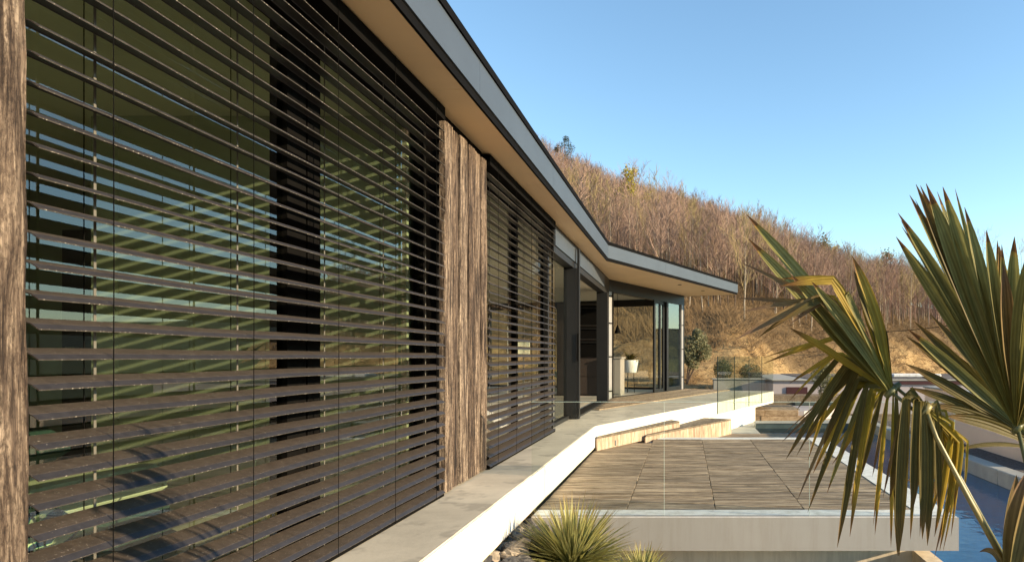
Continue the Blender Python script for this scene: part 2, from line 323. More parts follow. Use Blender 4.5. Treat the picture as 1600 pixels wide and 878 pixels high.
def litter():
    m, n, l, p = new('leaf_litter'); v = coords(n, l, (1, 1, 1), False)
    a = noisy(n, l, v, 0.5, 10, 0.75); r = ramp(n, [(0.3, (0.10, 0.065, 0.035)), (0.5, (0.19, 0.13, 0.07)), (0.7, (0.30, 0.21, 0.11))]); l.new(a, r.inputs[0])
    b = noisy(n, l, v, 0.7, 10, 0.7); rb = ramp(n, [(0.34, (0.15, 0.095, 0.045)), (0.44, (0.36, 0.23, 0.105)), (0.56, (0.54, 0.37, 0.18)), (0.68, (0.30, 0.22, 0.11))]); l.new(b, rb.inputs[0])
    at_ = n.new('ShaderNodeAttribute'); at_.attribute_name = 'bare'
    x = n.new('ShaderNodeMix'); x.data_type = 'RGBA'; l.new(at_.outputs['Fac'], x.inputs[0]); l.new(r.outputs[0], x.inputs[6]); l.new(rb.outputs[0], x.inputs[7])
    c2 = noisy(n, l, v, 6, 6, 0.7); r2 = ramp(n, [(0.3, (0.6, 0.58, 0.55)), (0.7, (1.1, 1.1, 1.1))]); l.new(c2, r2.inputs[0])
    l.new(mul(n, l, x.outputs[2], r2.outputs[0]), p.inputs['Base Color'])
    p.inputs['Roughness'].default_value = 0.95; p.inputs['Specular IOR Level'].default_value = 0.1
    l.new(bump(n, l, noisy(n, l, v, 3.5, 10, 0.75), 1.0, 0.22), p.inputs['Normal']); return m
M['litter'] = litter()
def water():
    m, n, l, p = new('pool_water'); n.remove(p); v = coords(n, l, (1, 1, 1), False)
    h = noisy(n, l, v, 5.5, 3, 0.5, 0.4); b = bump(n, l, h, 0.22, 0.02)
    tr = n.new('ShaderNodeBsdfTransparent'); tr.inputs[0].default_value = (0.50, 0.82, 0.93, 1)
    gl = n.new('ShaderNodeBsdfGlossy'); gl.inputs['Roughness'].default_value = 0.03; l.new(b, gl.inputs['Normal'])
    fr = n.new('ShaderNodeFresnel'); fr.inputs[0].default_value = 1.33; l.new(b, fr.inputs['Normal'])
    mx = n.new('ShaderNodeMixShader'); l.new(fr.outputs[0], mx.inputs[0]); l.new(tr.outputs[0], mx.inputs[1]); l.new(gl.outputs[0], mx.inputs[2])
    l.new(mx.outputs[0], n['Material Output'].inputs[0]); return m
M['water'] = water()
def zigzag():
    m, n, l, p = new('zigzag_fabric'); v = coords(n, l, (1, 1, 1), False)
    w = n.new('ShaderNodeTexWave'); w.inputs['Scale'].default_value = 9; w.inputs['Distortion'].default_value = 5; w.inputs['Detail Scale'].default_value = 1.6
    l.new(v, w.inputs['Vector']); r = ramp(n, [(0.3, (0.01, 0.03, 0.10)), (0.45, (0.10, 0.30, 0.25)), (0.6, (0.60, 0.66, 0.50))]); r.color_ramp.interpolation = 'CONSTANT'
    l.new(w.outputs[0], r.inputs[0]); l.new(r.outputs[0], p.inputs['Base Color']); p.inputs['Roughness'].default_value = 0.9; return m
M['zigzag'] = zigzag()

# ------------------------------------------------------------------ terrain
def hill_z(X, Y):
    u = X / max(Y, 15.0); ztop = np.interp(X, [-90, -23, -12, 0, 14, 24, 36, 58, 100], [50, 32.5, 27, 23, 18.5, 15, 12.8, 11.5, 9]) + CAM_Z
    kf = min(1.0, max(0.0, (0.64 - u) / 0.12)) if Y > 30 else 1.0
    z0 = np.interp(X, [2.0, 5.0], [-0.06, -0.75])
    Y0 = np.interp(X, [2.0, 4.5, 8.0, 22.0, 60.0], [22.5, 26.5, 30.0, 46.0, 80.0])
    d = max(Y - Y0, -X - 10.5)
    if d <= 0: return z0
    if d < 7.0:
        t = d / 7.0; return z0 + (2.45 - z0) * (t ** 1.25)
    t = min(1.0, (d - 7.0) / 90.0)
    z = 2.45 + (ztop - 2.45) * (t ** 0.93)
    if d > 97: z -= (d - 97) * 0.12
    return z * kf - 3.0 * (1 - kf)
def rough(X, Y):
    a = mnoise.noise((X * 0.35, Y * 0.35, 1.3)) * 0.28 + mnoise.noise((X * 1.1, Y * 1.1, 4.1)) * 0.16 + mnoise.noise((X * 2.4, Y * 2.4, 9.1)) * 0.16 + mnoise.noise((X * 5.5, Y * 5.5, 3.1)) * 0.07
    return a
def terrain(X, Y):
    d = max(Y - float(np.interp(X, [2.0, 4.5, 8.0, 22.0, 60.0], [22.5, 26.5, 30.0, 46.0, 80.0])), -X - 10.5)
    k = min(1, max(0, d / 2.0))
    return float(hill_z(X, Y)) + k * rough(X, Y) * (1.0 if d < 30 else 2.2)
xs = sorted(set([round(x, 2) for x in list(np.arange(-95, -14, 3.0)) + list(np.arange(-14, 24, 0.27)) + list(np.arange(24, 110, 2.5))]))
ys = list(np.arange(2, 20, 2.0)) + list(np.arange(20.2, 47, 0.25)) + list(np.arange(47, 160, 2.0))
g = MB(); bare = []
for y in ys:
    for x in xs:
        g.v.append((x, y, terrain(x, y) - (0.12 if max(y - 22.4, -x - 10.5) < 0 else 0)))
        d = max(y - float(np.interp(x, [2.0, 4.5, 8.0, 22.0, 60.0], [22.5, 26.5, 30.0, 46.0, 80.0])), -x - 10.5)
        bare.append(max(0, min(1, (5.4 + 3.2 * mnoise.noise((x * 0.3, y * 0.3, 7)) - d) / 1.6)))
nx = len(xs)
for j in range(len(ys) - 1):
    for i in range(nx - 1):
        xm, ym = (xs[i] + xs[i + 1]) / 2, (ys[j] + ys[j + 1]) / 2
        if ym < 21.4 and xm > -10.4: continue
        if xm > 2.2 and ym < 25.9: continue
        if xm > 18 and xm > 0.56 * ym: continue
        a = j * nx + i; g.f.append((a, a + 1, a + nx + 1, a + nx))
me = g.mesh('hillside', M['litter'], True)
at_ = me.attributes.new('bare', 'FLOAT', 'POINT'); at_.data.foreach_set('value', bare)
tag(link('hillside', me), 'brown wooded hillside with an ochre soil bank at its foot', None, None, 'structure')
struct('ground', MB().box(-4000, 4000, -4000, 4000, -4.6, -4.5), M['field'])
# far side of the valley, right of and behind the camera (mirrored in the glazing)
g = MB(); nseg = 90
for k in range(nseg + 1):
    a = R(62 - 262 * k / nseg)
    for q, (rr, hh) in enumerate(((1250, -5), (1500, 35), (1750, 1), (2300, 0))):
        h = hh if q != 1 and q != 2 else 0
        if q == 1: h = 25 + 22 * mnoise.noise((k * 0.11, 2.2, 0)) + 8 * mnoise.noise((k * 0.4, 5, 0))
        if q == 2: h = 85 + 48 * mnoise.noise((k * 0.09, 8.2, 0)) + 14 * mnoise.noise((k * 0.35, 5, 0))
        if q == 3: h = -5
        g.v.append((rr * math.cos(a), rr * math.sin(a), h))
for k in range(nseg):
    for q in range(3): b = k * 4 + q; g.f.append((b, b + 4, b + 5, b + 1))
struct('distant_hills', g, M['farhill'], None, True)

# near garden ground, from the camera's feet to the deck wall
g = MB(); gx = np.arange(-2.2, 1.86, 0.08); gy = np.arange(-4, 6.2, 0.1)
def garden_z(x, y):
    z = -0.74 + 0.36 * max(0, min(1, (-0.6 - x) / 0.5)) - 0.16 * max(0, min(1, (y - 3.6) / 2)) * (1 if x > -0.6 else 0.35)
    return z + 0.035 * mnoise.noise((x * 4, y * 4, 0)) 
for y in gy:
    for x in gx: g.v.append((x, y, garden_z(x, y)))
n = len(gx)
for j in range(len(gy) - 1):
    for i in range(n - 1): a = j * n + i; g.f.append((a, a + 1, a + n + 1, a + n))
struct('garden_ground', g, M['garden'], None, True)

# ------------------------------------------------------------------ walkway slab, deck, pool, terraces
A2 = R(21); d2 = Vector((math.sin(A2), math.cos(A2), 0)); n2 = Vector((math.cos(A2), -math.sin(A2), 0)); P0 = Vector((-1.64, 15.1, 0))
def Wp(s, n, z=0): p = P0 + d2 * s + n2 * n; return Vector((p.x, p.y, z))
TW = Matrix.Translation(P0) @ Matrix.Rotation(-A2, 4, 'Z')       # wing frame: x = outward, y = along the wing
def wn(p): v = Vector((p[0], p[1], 0)) - P0; return v.dot(d2), v.dot(n2)
XS = -1.20; KS = (XS, 9.3); ES = (2.3, 18.5)                      # slab front edge: along X = XS, kink, wing end
es_back = Vector((ES[0], ES[1], 0)) - n2 * 2.55
wk_poly = [(-2.0, -3), (XS, -3), KS, ES, (es_back.x, es_back.y), (P0.x - 0.1, P0.y), (-2.0, P0.y)]
# concrete slab (top) with the white rendered face in front of it
walk = struct('walkway', MB().prism(wk_poly, -0.29, 0.0), M['concrete'], 'raised concrete walkway along the house front')
def off(p, n, t): return (p[0] + n[0] * t, p[1] + n[1] * t)
dS = (Vector(ES) - Vector(KS)).normalized(); nS = (dS.y, -dS.x)
kb = off(KS, ((1 + nS[0]), nS[1]), 0.012 / (1 + nS[0]))
f = MB().prism([(XS, -3), (XS + 0.012, -3), (kb[0], kb[1]), KS], -0.27, -0.006)
f.prism([KS, kb, off(ES, nS, 0.012), ES], -0.30, -0.006)
e2 = (es_back.x, es_back.y)
f.prism([ES, off(ES, nS, 0.012), (off(e2, dS, 0.012)), e2], -0.30, -0.006)
fo = f.build('edge_face', M['white'], walk); fo['label'] = 'sunlit white rendered edge of the walkway'
# white wall below the slab on the bend
i1 = off(KS, nS, -0.05); i2 = off((KS[0] + dS.x * 8.25, KS[1] + dS.y * 8.25), nS, -0.05)
lw = MB().prism([i1, i2, off(i2, nS, -0.3), off(i1, nS, -0.3)], -1.6, -0.292)
lw.build('lower_wall', M['white'], walk)
lw2 = MB().box(-1.6, -1.45, -3, 9.3, -1.3, -0.292); lw2.build('footing_wall', M['kerb'], walk)
# boards on the wing part of the walkway
for r_ in range(9):
    nn = 0.02 + r_ * 0.141; s0 = (0.05 - 0.934 * nn) / 0.358; cuts = [s0] + [q for q in (-2.6 + (0.7 if r_ % 2 else 0), -0.6 + (0.7 if r_ % 2 else 0), 1.4 + (0.7 if r_ % 2 else 0), 3.2 + (0.7 if r_ % 2 else 0)) if q > s0 + 0.3] + [4.56]
    for a, b in zip(cuts[:-1], cuts[1:]):
        MB().bev(nn, nn + 0.135, a + 0.002, b - 0.002, 0.003, 0.020 + random.uniform(-0.001, 0.001), 0.003, TW).build('plank', M['wingwood'], walk)

# lower terrace deck
ZD = -0.32
deck = struct('deck', MB().box(-1.19, 2.10, 5.43, 10.75, ZD - 0.25, ZD - 0.034), M['white'], 'grey timber terrace below the walkway, on a white slab')
MB().box(-1.188, 2.104, 5.418, 5.4295, ZD - 0.252, ZD + 0.002).build('front_face', M['deckface_shade'], deck)  # slab front, its shade carried by the darker colour
k = MB(); k.prism([(-1.19, 5.434), (2.098, 5.434), (1.84, 5.69), (-1.19, 5.69)], ZD - 0.033, ZD + 0.004)
k.build('front_ledge', M['white'], deck)
k = MB(); k.prism([(2.098, 5.436), (2.098, 10.748), (1.84, 10.52), (1.84, 5.692)], ZD - 0.033, ZD + 0.0045); k.build('pool_ledge', M['white'], deck)
k = MB(); k.prism([(-0.42, 10.52), (1.838, 10.522), (2.094, 10.746), (-0.42, 10.746)], ZD - 0.033, ZD + 0.003); k.build('back_ledge', M['white'], deck)
cols = [(-1.20, -0.478), (-0.478, 0.245), (0.245, 0.965), (0.965, 1.838)]
pw = 0.1342; nrow = 36
dm = [MB().bev(a - (a + b) / 2 + 0.0022, b - (a + b) / 2 - 0.0022, 0.0045, pw - 0.0045, -0.024, 0.0, 0.0025).mesh('plank', M['deckwood']) for a, b in cols]
for r_ in range(nrow):
    y = 5.692 + r_ * pw
    for ci, (a, b) in enumerate(cols):
        xk = XS + max(0, (y + pw - KS[1])) * dS.x / dS.y
        if y > 9.3 and (a + b) / 2 < xk: continue
        link('plank', dm[ci], deck, ((a + b) / 2 + random.uniform(-0.0015, 0.0015), y, ZD + random.uniform(-0.002, 0.002)), (random.uniform(-0.004, 0.004), 0, random.uniform(-0.0012, 0.0012)))
# wall carrying the deck
MB().box(-1.4, 1.99, 5.78, 5.95, -3.2, ZD - 0.252).build('support_wall', M['creamwall'], deck)
MB().box(1.84, 1.992, 5.952, 10.7, -3.2, ZD - 0.252).build('support_wall', M['creamwall'], deck)

ldk = struct('lower_deck', MB().box(-0.6, 1.9, 10.76, 13.05, -0.95, -0.535), M['kerb'], 'strip of grey boards behind the terrace')
lm = MB().bev(-1.245, 1.245, 0.003, 0.137, 0, 0.024, 0.0025).mesh('plank', M['deckwood'])
for r_ in range(16): link('plank', lm, ldk, (0.65, 10.80 + r_ * 0.14, -0.534 + random.uniform(-0.001, 0.001)))

ZW = -0.68
struct('pool_water', MB().add([(1.99, 4.3, ZW), (3.95, 4.3, ZW), (3.95, 15.6, ZW), (1.5, 15.6, ZW), (1.5, 13.05, ZW), (1.99, 13.05, ZW)], [(0, 1, 2, 3, 4, 5)]), M['water'])
pb = MB().box(1.0, 4.0, 4.1, 15.8, -2.3, -2.2).box(3.96, 4.06, 4.1, 15.8, -2.2, -0.70).box(1.0, 3.96, 4.1, 4.28, -2.2, -0.70).box(1.0, 3.96, 15.61, 15.78, -2.2, -0.70)
struct('pool_basin', pb, M['basin'])
struct('pool_edge', MB().box(1.86, 1.988, 4.29, 5.778, -2.2, -0.66), M['creamwall'])
kerb = empty('pool_kerb', 'grey concrete kerb along the far side of the pool', 'kerb')
for k in range(9):
    y0 = 3.4 + k * 1.35
    MB().bev(3.90, 4.12, y0 + 0.004, y0 + 1.346, -0.698, -0.495 + random.uniform(-0.003, 0.003), 0.012).build('kerb_stone', M['kerb'], kerb)
struct('gravel_strip', MB().box(4.121, 4.62, 3.0, 15.8, -0.9, -0.53), M['gravel'])
bw = empty('boundary_wall', 'plain pinkish brown wall standing right of the pool', 'wall')
MB().box(4.62, 4.82, 8.9, 13.6, -1.0, 0.31).build('wall_body', M['pinkwall'], bw)
MB().bev(4.59, 4.85, 8.88, 13.62, 0.312, 0.345, 0.006).build('coping', M['kerb'], bw)
struct('side_ground', MB().box(4.83, 40, -6, 27.2, -1.4, -0.76), M['garden'])
struct('pool_surround', MB().box(1.5, 4.62, 15.82, 20.4, -1.4, -0.73), M['kerb'])
struct('wall_footing', MB().prism([(0.2, 13.06), (1.53, 13.06), (1.53, 15.56), (1.69, 15.98), (1.69, 18.0), (0.9, 18.0)], -1.4, -0.655), M['kerb'])
struct('bank_ground', MB().box(-0.2, 4.6, 19.6, 27.2, -1.4, -0.18), M['garden'])

# stone water trough and sleepers behind the pool
t = empty('stone_trough', 'low dark teal stone trough behind the pool', 'trough', None, (0, 0, 0))
MB().box(1.56, 4.1, 15.60, 15.95, -0.78, -0.575).build('body', M['darktile'], t)
MB().bev(1.54, 4.12, 15.58, 15.97, -0.574, -0.545, 0.006).build('rim', M['kerb'], t)
t = empty('sleeper_wall', 'low retaining wall of orange brown timber sleepers', 'sleeper wall')
for (x0, x1, z0, z1, dy) in ((1.70, 1.93, -0.545, -0.40, 0), (1.94, 2.76, -0.545, -0.40, 0.012), (1.70, 1.84, -0.70, -0.548, 0.01), (1.85, 2.92, -0.70, -0.548, 0)):
    MB().bev(x0, x1, 17.2 + dy, 17.42, z0, z1, 0.008).build('sleeper', M['stepwood'], t)
struct('upper_terrace', MB().prism([(1.72, 17.43), (2.94, 17.43), (4.2, 19.0), (4.4, 20.45), (1.72, 20.45)], -0.72, -0.44), M['greywall'])
ut = empty('timber_platform', 'pinkish brown board platform above the sleepers', 'platform')
um = MB().bev(0, 0.135, 0, 2.1, 0, 0.02, 0.003).mesh('plank', M['wingwood'])
for k in range(8): link('plank', um, ut, (1.78 + k * 0.14, 17.48 + max(0, k - 6) * 0.3, -0.438))
t = empty('stone_step', 'grey stone steps in front of the low pavilion', 'steps')
for k in range(3): MB().bev(3.0 + 0.1 * k, 4.3 - 0.12 * k, 19.3 + 0.35 * k, 20.4, -0.436 + 0.001 * k, -0.36 + 0.075 * k, 0.01).build('tread', M['darktile'], t)

# ------------------------------------------------------------------ house
house = empty('house', 'long low modern house with deep flat eaves and angled glazed wing', 'house')
E = Wp(4.49, 0); EB = Wp(4.49, -6.4)
inner = [(-1.9, -2.5), (-1.9, 14.9), (Wp(0.05, -0.14).x, Wp(0.05, -0.14).y), (Wp(4.45, -0.14).x, Wp(4.45, -0.14).y), (Wp(4.45, -6.4).x, Wp(4.45, -6.4).y), (-8.6, 14), (-8.6, -2.5)]
MB().prism(inner, -0.25, -0.004).build('floor', M['floor'], house)
ceil = [(-1.74, -2.5), (-1.74, 15.0)] + inner[2:]
MB().prism(ceil, 2.50, 2.56).build('ceiling', M['cream'], house)
# walls
MB().box(-3.72, -1.83, 4.62, 4.80, 0, 2.498).build('partition_wall', M['olive'], house)
MB().box(-3.90, -3.722, 4.62, 6.50, 0, 2.498).build('partition_wall', M['olive'], house)
MB().box(-8.6, -3.74, 6.502, 6.66, 0, 2.498).build('partition_wall', M['olive'], house)
MB().box(-6.25, -6.1, -2.4, 6.50, 0, 2.498).build('bedroom_wall', M['olive'], house)
MB().box(-6.098, -1.83, -2.4, -2.2, 0, 2.498).build('partition_wall', M['olive'], house)
MB().box(-8.8, -8.62, -2.5, 14, -0.25, 2.56).build('rear_wall', M['cream'], house)
# roof
K1 = (-1.34, 12.2); FE = (1.41, 18.95)
fd = (Vector(FE) - Vector(K1)).normalized(); fn = (fd.y, -fd.x)
REb = (FE[0] - fn[0] * 9, FE[1] - fn[1] * 9)
rp = [(-1.36, -3.0), (-1.36, K1[1]), (FE[0] - 0.03, FE[1] - 0.02), REb, (-9.4, 15), (-9.4, -3.0)]
roof = MB().prism(rp, 2.592, 2.84).build('roof', M['black'], house)
# fascia panels (zinc), each its own sheet
def seg_prism(a, b, n, t0, t1, z0, z1):
    return MB().prism([off(a, n, t0), off(b, n, t0), off(b, n, t1), off(a, n, t1)], z0, z1)
Kf = Vector(K1); ylist = list(np.arange(-3.0, K1[1], 2.53)) + [K1[1]]
for a, b in zip(ylist[:-1], ylist[1:]):
    bb = b - 0.003 if b < K1[1] else b + 0.001
    seg_prism((-1.34, a), (-1.34, bb), (1, 0), -0.02, 0.0, 2.622, 2.846).build('fascia_panel', M['zinc'], roof)
L2 = (Vector(FE) - Kf).length; tl = [0, L2 * 0.34, L2 * 0.67, L2]
for a, b in zip(tl[:-1], tl[1:]):
    pa = (Kf + fd * (a + 0.0015)); pb_ = (Kf + fd * (b - 0.0015))
    seg_prism(pa, pb_, fn, -0.02, 0.0, 2.622, 2.846).build('fascia_panel', M['zinc'], roof)
ge = Vector((-fn[0], -fn[1])); pe = Vector(FE) + ge * 6
seg_prism(FE, pe, (fd.x, fd.y), -0.02, 0.0, 2.622, 2.846).build('fascia_panel', M['zinc'], roof)
# drip edge (top) and shadow strip (bottom)
def strip(z0, z1, t0, t1, name, mat):
    m = MB()
    kk = off(K1, (1 + fn[0], fn[1]), t1 / (1 + fn[0])); k0 = off(K1, (1 + fn[0], fn[1]), t0 / (1 + fn[0]))
    ee = (FE[0] + (fn[0] + fd.x) * t1, FE[1] + (fn[1] + fd.y) * t1); e0 = (FE[0] + (fn[0] + fd.x) * t0, FE[1] + (fn[1] + fd.y) * t0)
    m.prism([(-1.34 + t0, -3), (-1.34 + t1, -3), kk, k0], z0, z1); m.prism([k0, kk, ee, e0], z0, z1)
    m.prism([e0, ee, (pe.x + fd.x * t1, pe.y + fd.y * t1), (pe.x + fd.x * t0, pe.y + fd.y * t0)], z0, z1)
    return m.build(name, mat, roof)
strip(2.848, 2.90, -0.10, 0.012, 'drip_edge', M['black'])
strip(2.568, 2.620, -0.028, -0.012, 'shadow_strip', M['black'])
# soffit panels
ysof = [-3.0, -0.6, 1.9, 4.35, 6.8, 9.3, 12.2]
for a, b in zip(ysof[:-1], ysof[1:]):
    MB().box(-1.66, -1.371, a + 0.002, b - 0.002, 2.570, 2.588).build('soffit_panel', M['soffit'], roof)
def fpt(t): p = Kf + fd * t; return off((p.x, p.y), fn, -0.031)
F0, F1, F2, F3 = fpt(0.01), fpt(2.7), fpt(5.0), fpt(L2 - 0.004)
a0, a1, a2, a3 = (-1.66, 12.204), (-1.70, 15.2), tuple(Wp(2.3, -0.06))[:2], tuple(Wp(4.66, -0.06))[:2]
for poly in ([a0, (F0[0], 12.206), F1, (a1[0], a1[1] - 0.003)], [(a1[0], a1[1] + 0.001), (F1[0] + 0.002, F1[1] + 0.004), F2, a2], [(a2[0] + 0.001, a2[1] + 0.003), (F2[0] + 0.002, F2[1] + 0.004), F3, a3]):
    MB().prism(poly, 2.570, 2.588).build('soffit_panel', M['soffit'], roof)
# roof overhang at the wing end behind the wall
MB().prism([a3, F3, (pe.x, pe.y), (Wp(4.66, -5).x, Wp(4.66, -5).y)], 2.5715, 2.587).build('soffit_panel', M['soffit'], roof)
for s_, n_ in ((1.6, 1.0), (3.2, 1.0)):
    p = Wp(s_, n_); d_ = MB().lathe([(0.045, 0), (0.045, 0.006), (0.03, 0.008)], 16, (p.x, p.y, 2.561)); d_.build('downlight', M['black'], roof)

# reclaimed timber piers
def board(w, z0, z1, t, seed, nseg=110, nw=9):
    m = MB(); vs = []; fs = []; n = nw + 5
    for i in range(nseg + 1):
        z = z0 + (z1 - z0) * i / nseg
        a = -w / 2 + 0.006 + 0.006 * mnoise.noise((seed * 3.1, z * 4.5, 0)); b = w / 2 - 0.006 + 0.006 * mnoise.noise((seed * 3.1, z * 4.5, 9))
        row = [(-0.02, a, z), (t - 0.012, a, z)]
        for k in range(nw + 1):
            u = k / nw; y = a + (b - a) * u
            h = 0.007 * mnoise.noise((seed * 7.7, y * 38, z * 1.6)) + 0.004 * mnoise.noise((seed * 2.7, y * 95, z * 4.0)) + 0.0015 * mnoise.noise((seed, y * 40, z * 14))
            h -= 0.007 * (abs(2 * u - 1) ** 6)
            row.append((t + h, y, z))
        row += [(t - 0.012, b, z), (-0.02, b, z)]
        vs += row
    n = len(row)
    for i in range(nseg):
        for k in range(n):
            q = (k + 1) % n; fs.append((i * n + 7 * 0 + k, i * n + n + k, i * n + n + q, i * n + q))
    fs.append(tuple(range(n))); fs.append(tuple(nseg * n + k for k in range(n - 1, -1, -1)))
    return m.add(vs, [f_[::-1] for f_ in fs])
def pier(y0, y1, ws, seed, label):
    c = MB().box(-1.80, -1.645, y0 + 0.02, y1 - 0.02, 0.0, 2.568).build('timber_pier', M['black'], house); c['label'] = label
    y = y0
    for i, w in enumerate(ws):
        o = board(w, 0.012 + random.uniform(0, 0.006), 2.495 + random.uniform(-0.004, 0.004), (0.034, 0.020, 0.030, 0.033, 0.020, 0.029)[i % 6], seed + i).build('board', M['char'], c)
        o.location = (-1.632, y + w / 2, 0); y += w
    return c
pier(0.86, 1.722, [0.17, 0.19, 0.16, 0.342], 10, 'charred old board pier at the left edge')
pier(4.69, 5.70, [0.17, 0.15, 0.20, 0.16, 0.18, 0.15], 30, 'charred old board pier between the two blinds')
# dark header above blinds and slim plinth
MB().box(-1.80, -1.668, -2.5, 0.87, 2.47, 2.568).build('header', M['black'], house)
MB().box(-1.82, -1.672, 1.69, 4.70, 2.44, 2.569).build('header', M['black'], house)
MB().box(-1.82, -1.672, 5.69, 8.70, 2.44, 2.569).build('header', M['black'], house)
# windows behind the blinds
def window(y0, y1, mull, glassm):
    fr = MB(); fr.box(-1.80, -1.735, y0, y0 + 0.06, 0.0, 2.44); fr.box(-1.80, -1.735, y1 - 0.06, y1, 0.0, 2.44)
    fr.box(-1.80, -1.735, y0 + 0.061, y1 - 0.061, 0.002, 0.06); fr.box(-1.80, -1.735, y0 + 0.061, y1 - 0.061, 2.38, 2.439)
    for a, b in mull: fr.box(-1.802, -1.725, a, b, 0.061, 2.379)
    w = fr.build('window', M['black'], house)
    e = [y0 + 0.06] + [q for ab in mull for q in ab] + [y1 - 0.06]
    for a, b in zip(e[0::2], e[1::2]): MB().box(-1.756, -1.748, a + 0.001, b - 0.001, 0.061, 2.379).build('pane', glassm, w)
    return w
window(-2.4, 0.9, [], M['glass'])
window(1.66, 4.72, [(3.05, 3.20), (3.215, 3.32)], M['glass'])
window(5.66, 8.66, [(7.15, 7.25)], M['glassclear'])
# glazed front between blinds and wing: lintel, fixed pane, frame, opening, corner post
MB().box(-1.78, -1.63, 8.72, 15.02, 2.21, 2.568).build('lintel', M['frame'], house)
MB().box(-1.63, -1.612, 8.74, 14.0, 2.30, 2.52).build('lintel_cladding', M['zinc'], house)
w = MB().box(-1.78, -1.59, 10.28, 10.42, 0.002, 2.208).box(-1.585, -1.555, 10.30, 10.40, 0.004, 2.50).box(-1.78, -1.70, 8.70, 8.78, 0.002, 2.208).box(-1.78, -1.70, 8.781, 10.279, 0.002, 0.05).build('sliding_door', M['frame'], house)
MB().box(-1.745, -1.735, 8.781, 10.279, 0.051, 2.208).build('pane', M['glassclear'], w)
MB().tube([(-1.565, 10.27, 0.85), (-1.565, 10.27, 1.25)], 0.012, 8).build('handle', M['black'], w)
MB().box(-1.79, -1.57, 14.18, 14.42, 0.002, 2.208).build('corner_post', M['frame'], house)
MB().box(-1.78, -1.60, 10.43, 14.17, 0.001, 0.026).build('threshold', M['frame'], house)
# wing front
MB().box(-0.14, 0.0, -0.05, 4.49, 2.31, 2.568, TW).build('lintel', M['frame'], house)
j = MB().box(-0.12, -0.01, 0.02, 0.16, 0.002, 2.308, TW).build('jamb', M['jamb'], house)
for z in (0.16, 0.9, 1.62, 2.2): MB().box(-0.009, 0.02, 0.0, 0.165, z, z + 0.02, TW).build('hinge_band', M['black'], j)
MB().box(-0.008, 0.012, 0.165, 0.195, 0.002, 2.308, TW).build('guide', M['black'], j)
MB().box(-0.13, -0.01, 0.20, 4.48, 0.001, 0.024, TW).build('threshold', M['frame'], house)
for (s0, s1, n0) in ((2.44, 2.85, 0.0), (2.87, 3.20, -0.05)):
    fr = MB().box(n0 - 0.045, n0, s0, s0 + 0.075, 0.025, 2.308, TW).box(n0 - 0.045, n0, s1 - 0.075, s1, 0.025, 2.308, TW).box(n0 - 0.045, n0, s0 + 0.076, s1 - 0.076, 0.025, 0.10, TW).box(n0 - 0.045, n0, s0 + 0.076, s1 - 0.076, 2.23, 2.308, TW)
    o = fr.build('sliding_door', M['frame'], house)
    MB().box(n0 - 0.026, n0 - 0.018, s0 + 0.076, s1 - 0.076, 0.101, 2.229, TW).build('pane', M['glassclear'], o)
fr = MB().box(-0.12, 0.0, 3.24, 3.36, 0.025, 2.308, TW).box(-0.12, 0.0, 3.361, 4.24, 0.025, 0.12, TW).build('window', M['frame'], house)
MB().box(-0.05, -0.04, 3.361, 4.28, 0.121, 2.307, TW).build('pane', glass('wing_glass', (0.42, 0.52, 0.50), 2.2, 0, 0.12), fr)
fr = MB().box(-0.12, 0.001, 4.285, 4.40, 0.025, 2.309, TW).build('jamb', M['jamb'], house)
MB().box(-0.12, 0.0, 4.402, 4.49, 0.002, 2.309, TW).build('corner_post', M['frame'], house)
for z in (0.35, 1.1, 1.75): MB().box(0.0015, 0.02, 4.29, 4.42, z, z + 0.018, TW).build('hinge_band', M['black'], fr)
# glazed end wall of the wing
fr = MB().box(-6.4, -0.141, 4.39, 4.49, 2.31, 2.499, TW).box(-6.4, -0.141, 4.39, 4.48, 0.0, 0.05, TW)
for q in (-2.3, -4.3, -6.4): fr.box(q, q + 0.09, 4.392, 4.478, 0.051, 2.309, TW)
o = fr.build('window', M['frame'], house)
for a, b in ((-2.209, -0.142), (-4.209, -2.301), (-6.309, -4.301)): MB().box(a, b, 4.43, 4.438, 0.051, 2.309, TW).build('pane', M['glassclear'], o)
# room door on the bedroom wall
o = MB().box(-5.72, -5.14, 6.46, 6.50, 0.0, 2.08).build('door', M['darkdoor'], house); MB().box(-5.66, -5.56, 6.42, 6.459, 0.98, 1.01).build('handle', M['steel'], o)

# ------------------------------------------------------------------ venetian blinds
PITCH = 0.0742; NSL = 33
def slat_mesh(y0, y1):
    top = [(-0.082, 0.013), (-0.078, 0.0155), (-0.060, 0.0115), (-0.040, 0.0062), (-0.0195, 0.0002), (-0.018, -0.0008), (-0.009, -0.0070), (0.000, -0.0133)]
    bot = [(x - 0.0014, z - 0.0028) for x, z in top]
    prof = top + bot[::-1]; n = len(prof); m = MB(); L = y1 - y0; NS = 10; vs = []
    for i in range(NS + 1):
        sag = 0.0012 * math.sin(i * 1.9)
        vs += [(x, y0 + L * i / NS, z + sag) for x, z in prof]
    fs = [(i * n + k, (i + 1) * n + k, (i + 1) * n + (k + 1) % n, i * n + (k + 1) % n) for i in range(NS) for k in range(n)]
    fs += [tuple(range(n)), tuple(NS * n + k for k in range(n - 1, -1, -1))]
    me = m.add(vs, fs).mesh('slat', M['slat']); me.materials.append(M['sliplip']); me.materials.append(M['slatedge'])
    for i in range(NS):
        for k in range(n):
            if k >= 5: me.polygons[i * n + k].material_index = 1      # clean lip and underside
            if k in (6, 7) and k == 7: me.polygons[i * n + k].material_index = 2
    return me
